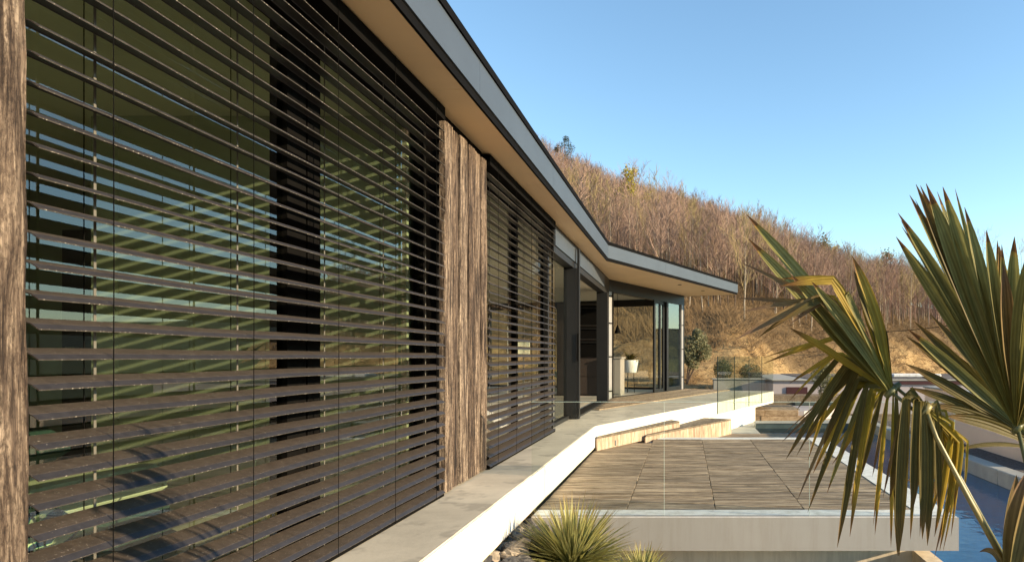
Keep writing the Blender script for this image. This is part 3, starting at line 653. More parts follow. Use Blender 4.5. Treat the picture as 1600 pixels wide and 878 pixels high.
def blind(y0, y1, cords, label):
    b = empty('venetian_blind', label, 'blind', 'external venetian blinds on the house front')
    me = slat_mesh(y0, y1)
    for k in range(NSL):
        z = 0.040 + k * PITCH + random.uniform(-0.001, 0.001)
        o = link('slat', me, b, (-1.583, 0, z), (0, R(random.uniform(-1.0, 1.0)), R(random.uniform(-0.02, 0.02))))
    for y in cords:
        MB().tube([(-1.5815, y, 0.01), (-1.5805, y + 0.002, 1.2), (-1.5815, y, 2.56)], 0.0014, 5).build('cord', M['black'], b)
        MB().box(-1.668, -1.6665, y + 0.038, y + 0.047, 0.02, 2.46).build('ladder_tape', M['silver'], b)
        MB().tube([(-1.672, y + 0.012, 0.02), (-1.672, y + 0.012, 2.46)], 0.0015, 5).build('cord', M['black'], b)
    for y in (y1 - 0.03,):
        MB().tube([(-1.622, y, -0.0), (-1.622, y, 2.46)], 0.009, 8).build('guide_rail', M['black'], b)
    MB().box(-1.665, -1.59, y0 + 0.005, y1 - 0.005, 0.004, 0.018).build('bottom_rail', M['black'], b)
    MB().box(-1.667, -1.585, y0, y1, 2.475, 2.56).build('head_rail', M['black'], b)
    return b
blind(1.724, 4.645, [1.945 + 0.632 * k for k in range(5)], 'large dark slatted blind filling the left of the picture')
blind(5.715, 8.60, [5.95 + 0.645 * k for k in range(5)], 'dark slatted blind right of the charred board pier')

# ------------------------------------------------------------------ glass balustrades
b = empty('glass_balustrade', 'clear glass balustrade along the front edge of the timber terrace', 'balustrade')
xp = [-1.195, -0.163, 0.963, 2.088]
for a, c in zip(xp[:-1], xp[1:]):
    o = MB().box(a + 0.003, c - 0.003, 5.452, 5.466, ZD + 0.005, 0.568).build('pane', M['rail'], b)
    MB().box(a + 0.003, c - 0.003, 5.4525, 5.4655, 0.5685, 0.571).build('polished_edge', M['railedge'], o)
    MB().box(c - 0.0028, c - 0.0008, 5.4525, 5.4655, ZD + 0.006, 0.568).build('polished_edge', M['railedge'], o)
MB().box(-1.188, 2.09, 5.447, 5.471, ZD + 0.0045, ZD + 0.010).build('channel', M['jamb'], b)
b = empty('glass_balustrade', 'clear glass balustrade side-mounted on the far walkway edge', 'balustrade')
sgm = [5.12 + 1.16 * k for k in range(5)]
for a, c in zip(sgm[:-1], sgm[1:]):
    T = Matrix.Translation((KS[0], KS[1], 0)) @ Matrix.Rotation(-math.atan2(dS.x, dS.y), 4, 'Z')
    o = MB().box(0.016, 0.030, a + 0.006, c - 0.006, -0.24, 0.915, T).build('pane', glass('far_rail', (0.90, 0.93, 0.885), 1.35) if a == sgm[0] else bpy.data.materials['far_rail'], b)
    MB().box(0.0155, 0.0305, a - 0.004, a + 0.0055, -0.24, 0.915, T).build('dark_edge', M['darkseal'], o)

# ------------------------------------------------------------------ timber steps beside the bend
def step(name, poly, z0, z1, label, nside):
    t = empty(name, label, 'step', 'wedge shaped timber steps beside the walkway bend')
    fl, frr, br, bl = [Vector(p) for p in poly]
    MB().prism([tuple(fl * 0.97 + bl * 0.03), tuple(frr * 0.97 + br * 0.03), tuple(br), tuple(bl)], z0, z1 - 0.026).build('core', M['stepwood'], t)
    d = (frr - fl).normalized(); nn = Vector((d.y, -d.x)); L = (frr - fl).length
    for i in range(nside):
        a = fl + d * (L * i / nside + 0.0015); c = fl + d * (L * (i + 1) / nside - 0.0015)
        th = 0.018 + random.uniform(-0.002, 0.002)
        MB().prism([tuple(a), tuple(c), tuple(c + nn * th), tuple(a + nn * th)], z0, z1 - 0.027).build('side_board', M['stepside'], t)
    d3 = (br - frr).normalized(); n3 = Vector((d3.y, -d3.x)); L3 = (br - frr).length
    for i in range(3):
        a = frr + d3 * (L3 * i / 3 + 0.002); c = frr + d3 * (L3 * (i + 1) / 3 - 0.002)
        MB().prism([tuple(a), tuple(c), tuple(c + n3 * 0.018), tuple(a + n3 * 0.018)], z0, z1 - 0.027).build('side_board', M['stepside'], t)
    k = 4
    for i in range(k):
        u0, u1 = i / k, (i + 1) / k
        q = [fl.lerp(bl, u0), frr.lerp(br, u0), frr.lerp(br, u1), fl.lerp(bl, u1)]
        ctr = sum(q, Vector((0, 0))) / 4
        qq = [p + (ctr - p) * 0.006 for p in q]
        if i == 0: qq[0] = qq[0] + nn * 0.022; qq[1] = qq[1] + nn * 0.022
        MB().prism([tuple(p) for p in qq], z1 - 0.025, z1 + random.uniform(-0.001, 0.001)).build('top_board', M['steptop'], t)
    return t
def slabx(y, o=0.02): return XS + (y - KS[1]) * dS.x / dS.y + o
step('timber_step', [(-1.235 + 0.06, 9.22), (-0.11, 11.48), (slabx(11.75, 0.03), 11.75), (slabx(9.36, 0.03), 9.36)], ZD + 0.004, -0.135, 'nearer wedge of timber steps, with small pale light fitting on its face', 6)
step('timber_step', [(-0.60, 10.30), (0.83, 13.0), (slabx(13.25, 0.05), 13.25), (slabx(10.9, 0.10) + 0.02, 10.9)], -0.53, -0.235, 'farther longer timber step with vertical pale boards on its end', 14)
o = tag(MB().bev(-0.965, -0.945, 9.62, 9.70, -0.30, -0.225, 0.004).build('step_light', M['jamb']), 'tiny pale square light on the face of the nearer timber step', 'light')

# ------------------------------------------------------------------ inside the house
t = empty('daybed', 'low bed with pale mattress behind the large blind', 'bed')
MB().bev(-3.3, -2.22, 0.9, 3.05, 0.02, 0.34, 0.02).build('base', M['teal'], t)
MB().bev(-3.28, -2.20, 0.92, 3.02, 0.342, 0.47, 0.03).build('mattress', M['linen'], t)
MB().bev(-3.3, -2.62, 0.9, 3.05, 0.472, 0.62, 0.05).build('cover', M['teal'], t)
def cushion(loc, rot, mat, label):
    m = MB(); n = 14; vs = []; fs = []
    for sgn in (1, -1):
        for i in range(n + 1):
            for j_ in range(n + 1):
                u, v = 2 * i / n - 1, 2 * j_ / n - 1
                h = 0.085 * max(0, (1 - u ** 4)) ** 0.6 * max(0, (1 - v ** 4)) ** 0.6
                vs.append((0.25 * u * (1 - 0.08 * v * v), 0.25 * v * (1 - 0.08 * u * u), sgn * h))
    for s_ in range(2):
        for i in range(n):
            for j_ in range(n):
                a = s_ * (n + 1) ** 2 + i * (n + 1) + j_; q = (a, a + n + 1, a + n + 2, a + 1); fs.append(q if s_ == 0 else q[::-1])
    o = m.add(vs, fs).build('cushion', mat, None, True); o.location = loc; o.rotation_euler = rot
    return tag(o, label, 'cushion')
cushion((-2.05, 1.92, 0.42), (0.5, 0.5, 0.3), M['zigzag'], 'blue and green zigzag cushion behind the lower left of the large blind')
t = empty('bench_seat', 'low dark seat by the window under the zigzag cushion', 'seat')
MB().bev(-2.18, -1.86, 0.9, 2.6, 0.06, 0.30, 0.02).build('seat', M['teal'], t)
for y in (1.0, 2.5): MB().box(-2.1, -1.94, y, y + 0.06, -0.003, 0.06).build('leg', M['black'], t)
t = empty('kitchen_unit', 'tall dark kitchen unit with built-in ovens seen through the open door', 'kitchen unit')
MB().box(-3.0, -1.75, 16.42, 17.05, 0.0, 2.14).build('carcass', M['brownunit'], t)
for z0, z1 in ((0.04, 0.44), (0.45, 0.86)): MB().bev(-2.98, -1.77, 16.395, 16.419, z0, z1, 0.003).build('drawer_front', M['brownunit'], t)
for z0, z1 in ((0.90, 1.30), (1.34, 1.62), (1.66, 2.10)):
    o = MB().bev(-2.60, -1.80, 16.39, 16.419, z0, z1, 0.004).build('oven', M['black'], t)
    MB().box(-2.56, -1.84, 16.36, 16.389, z1 - 0.07, z1 - 0.055).build('handle', M['frame'], o)
t = empty('kitchen_island', 'pale grey kitchen island inside the glazed wing', 'kitchen island')
MB().box(-1.80, -1.50, 16.30, 17.3, 0.0, 0.86).build('body', M['greyunit'], t)
MB().bev(-1.83, -1.47, 16.27, 17.33, 0.861, 0.90, 0.005).build('worktop', M['greyunit'], t)
for a in (-1.795, -1.645): MB().bev(a, a + 0.142, 16.279, 16.298, 0.05, 0.84, 0.004).build('front_panel', M['greyunit'], t)
t = empty('planter', 'white tub planter on thin legs in the glazed wing', 'planter')
c = at(984, 580, 17.9)
prof = [(0.17, 0.50), (0.19, 0.515), (0.235, 0.80), (0.24, 0.82), (0.225, 0.82), (0.21, 0.76)]
MB().lathe(prof, 24, (c.x, c.y, 0)).build('tub', M['white'], t, True)
for k in range(3):
    a = 2.1 * k; MB().tube([(c.x + 0.10 * math.cos(a), c.y + 0.10 * math.sin(a), 0.52), (c.x + 0.12 * math.cos(a), c.y + 0.12 * math.sin(a), 0)], 0.008, 6).build('leg', M['frame'], t)
def blade(mb, along, p0, p1, p2, w, nseg=8, fold=0.35, up=Vector((0, 0, 1)), prof=None, kink=0.0):
    """folded leaf blade along a quadratic curve"""
    p0, p1, p2 = Vector(p0), Vector(p1), Vector(p2); b0 = len(mb.v)
    for i in range(nseg + 1):
        t = i / nseg; p = p0 * (1 - t) ** 2 + p1 * 2 * t * (1 - t) + p2 * t * t
        d = ((p1 - p0) * (1 - t) + (p2 - p1) * t).normalized()
        if kink:                                            # broken segment: straight, a sharp bend, then hanging
            l1 = (p1 - p0).length; l2 = (p2 - p1).length; tk = l1 / (l1 + l2); k_ = max(0.0, min(1.0, (t - tk) / 0.10 + 0.5))
            pk = p0.lerp(p1, t / tk) if t < tk else p1.lerp(p2, (t - tk) / (1 - tk)); p = p.lerp(pk, kink)
            d = ((p1 - p0).normalized() * (1 - k_) + (p2 - p1).normalized() * k_).normalized()
        sd = d.cross(up)
        sd = sd.normalized() if sd.length > 1e-4 else Vector((1, 0, 0))
        nrm = sd.cross(d).normalized()
        ww = w * (prof(t) if prof else (0.35 + 0.65 * math.sin(math.pi * min(1, t * 1.1 + 0.1))) * (1 if t < 0.6 else max(0.02, (1 - t) / 0.4)))
        for q, h in ((-1, fold), (0, 0), (1, fold)):
            mb.v.append(tuple(p + sd * (ww * 0.5 * q) + nrm * (ww * 0.5 * h))); along.append(t)
    for i in range(nseg):
        for k in range(2):
            a = b0 + i * 3 + k; mb.f.append((a, a + 1, a + 4, a + 3))
def blades_obj(name, mb, along, mat, parent=None):
    me = mb.mesh(name, mat, True); a = me.attributes.new('along', 'FLOAT', 'POINT'); a.data.foreach_set('value', along)
    a = me.attributes.new('across', 'FLOAT', 'POINT'); a.data.foreach_set('value', [(0.0, 0.5, 1.0)[i % 3] for i in range(len(along))])
    return link(name, me, parent)
mb, al = MB(), []
for k in range(26):
    a = random.uniform(0, 6.28); el = random.uniform(0.15, 1.2); L = random.uniform(0.28, 0.5)
    dv = Vector((math.cos(a) * math.cos(el), math.sin(a) * math.cos(el), math.sin(el)))
    p0 = Vector((c.x, c.y, 0.78)); blade(mb, al, p0, p0 + dv * L * 0.6, p0 + dv * L + Vector((0, 0, -0.12)), 0.07, 6)
o = tag(blades_obj('house_plant', mb, al, M['palm_dark']), 'dark leafy house plant in the white tub', 'plant')
t = empty('pendant_lamp', 'small black cone pendant lamp hanging in the wing', 'lamp')
c = at(965, 515, 17.3)
MB().lathe([(0.085, -0.09), (0.02, 0.09), (0.012, 0.12)], 18, c).build('lamp_shade', M['black'], t)
MB().tube([(c.x, c.y, c.z + 0.1), (c.x, c.y, 2.49)], 0.006, 5).build('cable', M['black'], t)
MB().lathe([(0.05, 2.46), (0.05, 2.498)], 14, (c.x, c.y, 0)).build('ceiling_rose', M['black'], t)
t = empty('display_plinth', 'white plinth with a small picture glimpsed through the right blind', 'plinth')
MB().bev(-3.55, -3.38, 14.0, 14.17, 0.0, 1.52, 0.01).build('plinth', M['white'], t); MB().box(-3.36, -3.12, 14.08, 14.11, 0.92, 1.2).build('picture', M['linen'], t)
MB().box(-3.26, -3.22, 14.09, 14.105, 0, 0.919).build('stand', M['steel'], t)

# ------------------------------------------------------------------ low pavilion and garden beyond the pool
t = empty('low_pavilion', 'low flat roofed pinkish grey outbuilding beyond the pool', 'outbuilding')
MB().box(2.55, 12.0, 20.5, 26.5, -1.0, 0.20).build('wall', M['greywall'], t)
o = MB().bev(2.50, 12.1, 20.42, 26.6, 0.201, 0.245, 0.008).build('roof', M['kerb'], t)
MB().box(3.6, 11.9, 20.6, 26.5, 0.246, 0.262).build('gravel_bed', M['gravel'], o)
MB().box(2.94, 3.55, 20.47, 20.498, -0.28, 0.02).build('red_screen', M['redshade'], t)
MB().box(6.2, 8.2, 20.44, 20.498, 0.10, 0.195).build('red_screen', M['redshade'], t)
o = tag(MB().bev(6.5, 8.0, 22.0, 22.8, 0.263, 0.36, 0.02).build('skylight', M['white']), 'white flat skylight on the outbuilding roof', 'skylight')
t = empty('planter_wall', 'low grey planter wall behind the far glass', 'planter wall')
MB().bev(0.85, 2.45, 21.6, 21.9, -0.2, 0.20, 0.015).build('wall_body', M['kerb'], t); MB().bev(0.82, 2.48, 21.57, 21.93, 0.201, 0.235, 0.006).build('coping', M['kerb'], t)

def leaf_ball(name, c, r, nl, sz, mat, trunk=None, seed=1, label='', cat='bush', group=None, lobes=None, base=None):
    rr = np.random.default_rng(seed); t = empty(name, label, cat, group, base or (c[0], c[1], c[2] - r[2]))
    B = Vector(t.location); m = MB()
    L = lobes or [(0, 0, 0, 1.0)]
    for i in range(nl):
        lx, ly, lz, ls = L[rr.integers(len(L))]
        d = rr.normal(size=3); d /= np.linalg.norm(d); q = (rr.random() ** 0.35)
        p = Vector((c[0] + (lx + d[0] * q * ls) * r[0], c[1] + (ly + d[1] * q * ls) * r[1], c[2] + (lz + d[2] * q * ls) * r[2])) - B
        a = Vector(rr.normal(size=3)).normalized(); b = a.cross(Vector(rr.normal(size=3))).normalized(); s = sz * rr.uniform(0.6, 1.3)
        m.add([p - a * s, p + b * s * 0.35, p + a * s, p - b * s * 0.35], [(0, 1, 2, 3)])
    o = m.build('crown', mat, t); o['kind'] = 'stuff'
    tr = MB()
    for pts, rad in (trunk or []): tr.tube([Vector(p) - B for p in pts], rad, 7)
    if trunk: tr.build('trunk', M['bark_dark'], t)
    return t
c = at(1116 + 14, 578, 22.2); leaf_ball('clipped_bush', tuple(c), (0.32, 0.32, 0.34), 2600, 0.028, M['clip_leaf'], [([(c.x, c.y, c.z - 0.5), (c.x, c.y, c.z)], [0.04, 0.03])], 3, 'left one of two round clipped bushes behind the far glass', 'bush', 'round clipped bushes')
c = at(1173, 584, 22.3); leaf_ball('clipped_bush', tuple(c), (0.38, 0.36, 0.34), 2600, 0.028, M['clip_leaf'], [([(c.x, c.y, c.z - 0.5), (c.x, c.y, c.z)], [0.04, 0.03])], 4, 'right one of two round clipped bushes behind the far glass', 'bush', 'round clipped bushes')
c = at(1088, 545, 23.0); b0 = at(1073, 592, 23.0); b0.z = terrain(b0.x, b0.y)
leaf_ball('olive_tree', tuple(c), (0.52, 0.52, 0.66), 5200, 0.045, M['olive_leaf'],
          [([b0, b0.lerp(c, 0.5) + Vector((0.12, 0, 0)), c + Vector((0.2, 0, 0.1))], [0.035, 0.025, 0.01]), ([b0, b0.lerp(c, 0.5) + Vector((-0.1, 0, 0.1)), c + Vector((-0.2, 0, 0.1))], [0.03, 0.02, 0.01]), ([b0, c + Vector((0, 0, 0.2))], [0.03, 0.01])],
          5, 'small grey green olive tree beside the end of the glazed wing', 'tree', None, [(-0.4, 0, 0.1, 0.62), (0.15, 0, 0.35, 0.6), (0.5, 0, -0.15, 0.5), (-0.2, 0.1, -0.55, 0.5), (0.05, 0, 0.7, 0.32), (-0.5, 0, -0.4, 0.4)], tuple(b0))
c = at(1288, 598, 18.6); b0 = Vector((c.x, c.y, -0.45))
leaf_ball('evergreen_shrub', tuple(c), (0.42, 0.42, 0.62), 2200, 0.036, M['olive_leaf'],
          [([b0, b0.lerp(c, 0.6) + Vector((0.06, 0, 0)), c + Vector((0.1, 0, 0.3))], [0.03, 0.02, 0.008]), ([b0, c + Vector((-0.15, 0, 0.1))], [0.025, 0.008])],
          6, 'loose leafy shrub in front of the low outbuilding, behind the palm', 'shrub', None, [(-0.3, 0, 0.3, 0.55), (0.25, 0, 0.1, 0.6), (0.1, 0, -0.4, 0.5), (0, 0, 0.6, 0.4)], tuple(b0))

# ------------------------------------------------------------------ yuccas and rocks
def yucca(base, r, nl, label, seed, w=0.011, tilt=(0, 0)):
    rr = random.Random(seed); t = empty('yucca', label, 'plant', 'spiky yuccas', base); mb, al = MB(), []
    for i in range(nl):
        a = rr.uniform(0, 2 * math.pi); el = math.asin(rr.uniform(-0.05, 0.99)); L = r * rr.uniform(0.82, 1.12)
        dv = Vector((math.cos(a) * math.cos(el) + tilt[0], math.sin(a) * math.cos(el) + tilt[1], math.sin(el))).normalized()
        h = rr.uniform(0.0, 0.16) * r; p0 = Vector((dv.x * 0.03, dv.y * 0.03, h)); p2 = p0 + dv * L + Vector((0, 0, -0.06 * L * math.cos(el)))
        blade(mb, al, p0, p0 + dv * L * 0.5 + Vector((0, 0, 0.02 * L)), p2, w * rr.uniform(0.8, 1.2), 6, 0.4, Vector((0.1, 0.05, 1)), lambda q: 0.55 + 0.9 * q * (1 - q) * 2 if q < 0.5 else max(0.03, 2 * (1 - q)) )
    o = blades_obj('leaf_rosette', mb, al, M['yucca'], t); o['kind'] = 'stuff'
    MB().tube([(0, 0, -0.25), (0, 0, r * 0.2)], [0.05, 0.035], 8).build('stem', M['palm_fibre'], t); return t
b = at(893, 892, 4.72); yucca(tuple(b), 0.46, 620, 'large spiky yucca beneath the terrace corner', 1, 0.017)
b = at(1003, 915, 4.75); yucca(tuple(b), 0.27, 300, 'small spiky yucca right of the large one', 2, 0.014)
b = at(1458, 668, 12.6); b.z = -0.40; yucca(tuple(b), 0.42, 320, 'pale spiky yucca against the pinkish wall beyond the pool', 3, 0.016)

def rock(loc, sx, seed, mat):
    rr = random.Random(seed); m = MB(); n1, n2_ = 7, 9; vs = []
    for i in range(n1 + 1):
        th = math.pi * i / n1
        for j_ in range(n2_):
            ph = 2 * math.pi * j_ / n2_; d = Vector((math.sin(th) * math.cos(ph), math.sin(th) * math.sin(ph), math.cos(th)))
            q = 1 + 0.55 * mnoise.noise(d * 1.3 + Vector((seed * 3.3, 0, 0))) + 0.2 * mnoise.noise(d * 3.5 + Vector((0, seed * 2.1, 0)))
            vs.append((d.x * sx * q, d.y * sx * 0.8 * q, d.z * sx * 0.62 * q))
    fs = [(i * n2_ + j_, (i + 1) * n2_ + j_, (i + 1) * n2_ + (j_ + 1) % n2_, i * n2_ + (j_ + 1) % n2_) for i in range(n1) for j_ in range(n2_)]
    o = m.add(vs, fs).build('rock', mat); o.location = loc; o.rotation_euler = (rr.uniform(-.5, .5), rr.uniform(-.5, .5), rr.uniform(0, 6))
    return o
k = 0
for i in range(110):
    y = random.uniform(3.5, 5.40); x = random.uniform(-1.42, -0.66); dark = random.random() < 0.72
    s = random.uniform(0.045, 0.11); z = garden_z(x, y) + s * 0.45 + random.uniform(0, 0.05)
    if x < -1.12: z = min(z, -0.30 - s * 0.6)
    tag(rock((x, y, z), s, i + 1, M['rock_dark'] if dark else M['rock_pale']), 'dark veined rock in the heap under the walkway edge' if dark else 'pale tan rock in the heap under the walkway edge', 'rock', 'dark rocks under the walkway edge' if dark else 'pale rocks under the walkway edge')

# ------------------------------------------------------------------ trees on the hillside
def bare_tree(seed, H, nb, nt_, thick=1.0, sides=5, low=0.3, spread=1.0):
    rr = random.Random(seed); trunk = MB(); crown = MB(); pts = []; x = y = 0.0
    for i in range(7):
        t = i / 6; pts.append(Vector((x, y, H * t * 0.93 - 0.3 * (i == 0)))); x += rr.uniform(-.06, .06) * H * 0.16; y += rr.uniform(-.06, .06) * H * 0.16
    r0 = 0.0075 * H * thick
    trunk.tube(pts, [r0 * (1 - 0.88 * (i / 6) ** 0.9) for i in range(7)], sides + 1, False)
    def onT(t): k_ = min(5, int(t * 6)); return pts[k_].lerp(pts[k_ + 1], t * 6 - k_)
    for b_ in range(nb):
        t = low + (0.97 - low) * (b_ + rr.random()) / nb; p = onT(t); a = rr.uniform(0, 6.283); el = rr.uniform(0.45, 1.15) + 0.25 * t
        L = H * (0.36 * (1 - t) + 0.10) * rr.uniform(0.7, 1.25) * spread
        d = Vector((math.cos(a) * math.cos(el), math.sin(a) * math.cos(el), math.sin(el))); q = p + d * L * 0.55; e = q + (d + Vector((0, 0, 0.35)) + Vector((rr.uniform(-.3, .3), rr.uniform(-.3, .3), 0))).normalized() * L * 0.5
        rb = r0 * (1 - 0.8 * t) * 0.42
        crown.tube([p, q, e], [rb, rb * 0.6, rb * 0.15], 3, False)
        for w_ in range(nt_):
            u = rr.uniform(0.15, 1.0); s = (p.lerp(q, u * 2) if u < 0.5 else q.lerp(e, u * 2 - 1))
            dv = (d * 0.6 + Vector((rr.uniform(-1, 1), rr.uniform(-1, 1), rr.uniform(0.0, 1.1)))).normalized(); Lw = L * rr.uniform(0.22, 0.5); rt = 0.0034 * thick * H ** 0.5
            mid = s + dv * Lw * 0.5; en = mid + (dv + Vector((rr.uniform(-.5, .5), rr.uniform(-.5, .5), 0.3))).normalized() * Lw * 0.5
            a3_ = dv.cross(Vector((rr.random(), rr.random(), 0.3))).normalized(); b3 = dv.cross(a3_)
            c3 = [s + a3_ * rt, s - a3_ * rt * 0.5 + b3 * rt, s - a3_ * rt * 0.5 - b3 * rt]; m3 = [mid + a3_ * rt * 0.7, mid - a3_ * rt * 0.35 + b3 * rt * 0.7, mid - a3_ * rt * 0.35 - b3 * rt * 0.7]
            crown.add(c3 + m3 + [en], [(0, 1, 4, 3), (1, 2, 5, 4), (2, 0, 3, 5), (3, 4, 6), (4, 5, 6), (5, 3, 6)])
    return trunk, crown
SKY_X = [800, 860, 960, 1071, 1200, 1290, 1400, 1500, 1600, 1700]; SKY_Y = [185, 216, 272, 304, 344, 386, 402, 405, 412, 420]
def hmax(X, Y):
    """how tall a tree may stand here without rising over the wood's crest"""
    return (556 - float(np.interp(1071 + X / Y * F, SKY_X, SKY_Y))) * Y / F + CAM_Z - terrain(X, Y)
near = []
for i in range(9):
    tr, cr = bare_tree(100 + i, 6.0, 20, 13, 0.85 + 0.25 * (i % 3), 5, 0.14 + 0.10 * (i % 3), 1.2)
    near.append((tr.mesh('trunk', [M['bark'], M['bark'], M['bark_dark']][i % 3]), cr.mesh('crown', [M['twig'], M['twig_olive'], M['twig'], M['twig_dark']][i % 4])))
spots = []
def free(x, y, dmin):
    return all((x - a) ** 2 + (y - b_) ** 2 > dmin * dmin for a, b_ in spots[-220:])
# individually standing trees: the nearest band plus those on the skyline
cnt = 0; tries = 0
while cnt < 292 and tries < 20000:
    tries += 1
    band = 0.72 if cnt < 235 else 0
    if cnt < 235: Y = 30.5 + 26 * random.random() ** 1.3; u = random.uniform(-0.16, 0.50)
    else: Y = random.uniform(92, 116); u = random.uniform(-0.215, 0.47)
    X = u * Y
    d = Y - float(np.interp(X, [2.0, 4.5, 8.0, 22.0, 60.0], [22.5, 26.5, 30.0, 46.0, 80.0]))
    if d < 6.2 or not free(X, Y, 0.55): continue
    spots.append((X, Y)); cnt += 1
    s = min(random.uniform(0.7, 1.0), hmax(X, Y) / 6.0 * random.uniform(0.85, 1.06)); s = max(s, 0.3); tm, cm = near[random.randrange(9)]
    t = empty('bare_tree', 'slender leafless tree in the crowded bare wood on the hillside', 'tree', 'leafless trees of the hillside wood', (X, Y, terrain(X, Y)))
    t.rotation_euler = (random.uniform(-.06, .06), random.uniform(-.06, .06), random.uniform(0, 6.28)); t.scale = (s, s, s * random.uniform(0.9, 1.15))
    link('trunk', tm, t); link('crown', cm, t)
# the rest of the wood, one mass
far = []
for i in range(8):
    tr, cr = bare_tree(300 + i, 6.0, 14, 8, 0.95, 3, 0.12, 1.25)
    me = MB(); me.v = tr.v + cr.v; nv = len(tr.v); me.f = tr.f + [tuple(q + nv for q in f_) for f_ in cr.f]; far.append((np.array(me.v, float), me.f, len(tr.f)))
V = []; FQ = []; MI = []; base = 0; nfar = 0
while nfar < 3900:
    Y = 38 + 86 * random.random() ** 0.85; u = random.uniform(-0.25, 0.52); X = u * Y
    if Y - float(np.interp(X, [2.0, 4.5, 8.0, 22.0, 60.0], [22.5, 26.5, 30.0, 46.0, 80.0])) < 9: continue
    v, fs, ntf = far[random.randrange(8)]; a = random.uniform(0, 6.28); s = max(0.25, min(random.uniform(0.5, 0.95), hmax(X, Y) / 6.0 * random.uniform(0.8, 1.03))); ca, sa = math.cos(a) * s, math.sin(a) * s
    z = terrain(X, Y)
    vv = np.stack([v[:, 0] * ca - v[:, 1] * sa + X, v[:, 0] * sa + v[:, 1] * ca + Y, v[:, 2] * s * random.uniform(0.85, 1.1) + z], 1)
    V.append(vv); FQ.append((fs, base)); tw = 2 if mnoise.noise((X * 0.07, Y * 0.07, 5.5)) > 0.22 else (3 if (nfar % 5 == 0 or Y > 108) else 0); MI += [1 if nfar % 5 == 0 else tw] * ntf + [tw] * (len(fs) - ntf); base += len(v); nfar += 1
allf = [tuple(i + b_ for i in q) for fs, b_ in FQ for q in fs]
me = bpy.data.meshes.new('far_wood'); me.from_pydata(np.concatenate(V).tolist(), [], allf); [me.materials.append(M[q]) for q in ('twig', 'bark', 'twig_olive', 'twig_dark')]
me.polygons.foreach_set('material_index', MI); me.update()
tag(link('far_wood', me), 'dense pinkish brown mass of leafless trees covering the hill', 'wood', None, None, 'stuff') if False else tag(link('far_wood', me), 'dense pinkish brown mass of leafless trees covering the hill', 'wood', None, 'stuff')
# undergrowth at the foot of the wood: thin dead stems
m = MB()
for i in range(9000):
    Y = 27.0 + 24 * random.random() ** 1.5; X = random.uniform(-0.2, 0.52) * Y
    d = Y - float(np.interp(X, [2.0, 4.5, 8.0, 22.0, 60.0], [22.5, 26.5, 30.0, 46.0, 80.0]))
    if d < 4.0 and random.random() < 0.93: continue
    if d < 5.5 and random.random() < 0.5: continue
    z = terrain(X, Y) - 0.05
    for q in range(5):
        dv = Vector((random.uniform(-1, 1), random.uniform(-1, 1), random.uniform(0.25, 1.3))).normalized(); L = random.uniform(0.25, 0.9); r_ = 0.012
        s = Vector((X + random.uniform(-.2, .2), Y + random.uniform(-.2, .2), z)); a_ = dv.cross(Vector((0.3, 0.5, 0.2))).normalized() * r_; b_ = dv.cross(a_).normalized() * r_
        m.add([s + a_, s - a_ * .5 + b_, s - a_ * .5 - b_, s + dv * L], [(0, 1, 3), (1, 2, 3), (2, 0, 3)])
for i in range(3000):
    X = random.uniform(-3.0, 16); d = random.uniform(0.3, 8.5); Y = float(np.interp(X, [2.0, 4.5, 8.0, 22.0, 60.0], [22.5, 26.5, 30.0, 46.0, 80.0])) + d
    if random.random() > 0.25 + 0.75 * max(0, mnoise.noise((X * 0.6, Y * 0.6, 3))): continue
    z = terrain(X, Y) - 0.03
    for q in range(7):
        dv = Vector((random.uniform(-1, 1), random.uniform(-1, 1), random.uniform(0.1, 1.0))).normalized(); L = random.uniform(0.12, 0.4); r_ = 0.011
        s = Vector((X + random.uniform(-.2, .2), Y + random.uniform(-.2, .2), z)); a_ = dv.cross(Vector((0.3, 0.5, 0.2))).normalized() * r_; b_ = dv.cross(a_).normalized() * r_
        m.add([s + a_, s - a_ * .5 + b_, s - a_ * .5 - b_, s + dv * L], [(0, 1, 3), (1, 2, 3), (2, 0, 3)])
tag(m.build('undergrowth', M['brush']), 'tangled dead brown undergrowth at the foot of the wood', 'undergrowth', None, 'stuff')

def leafy(name, px, py, Y, H, wid, mat, label, nl, sz, seed, sparse=0.5, z=None):
    p = at(px, py, Y); b_ = Vector((p.x, p.y, terrain(p.x, p.y)))
    H = min(H, hmax(p.x, p.y) * 1.14)
    tr, cr = bare_tree(seed, H, 12, 5, 1.2)
    t = empty(name, label, 'tree', None, tuple(b_)); tr.build('trunk', M['bark_dark'], t); cr.build('branches', M['twig'], t)
    rr = np.random.default_rng(seed); m = MB(); vs = np.array(cr.v)
    for i in range(nl):
        q = Vector(vs[rr.integers(len(vs))] + rr.normal(size=3) * wid * 0.12)
        a = Vector(rr.normal(size=3)).normalized(); c_ = a.cross(Vector(rr.normal(size=3))).normalized(); s = sz * rr.uniform(0.6, 1.4)
        m.add([q - a * s, q + c_ * s * 0.6, q + a * s, q - c_ * s * 0.6], [(0, 1, 2, 3)])
    o = m.build('crown', mat, t); o['kind'] = 'stuff'; return t
leafy('budding_tree', 986, 330, 44, 7.0, 0.9, M['bud_leaf'], 'bright yellow green budding tree standing in the brown wood', 1500, 0.07, 501)
leafy('budding_tree', 1288, 400, 92, 6.0, 3.0, M['green_leaf'], 'olive green leafing tree on the skyline left of the palm', 1500, 0.13, 502)
leafy('budding_tree', 1385, 440, 70, 7.0, 2.0, M['green_leaf'], 'pale green budding tree between the two palm fronds', 700, 0.10, 503)
leafy('budding_tree', 1300, 440, 75, 4.5, 2.0, M['bud_leaf'], 'low yellow green budding tree under the skyline left of the palm', 800, 0.10, 506)
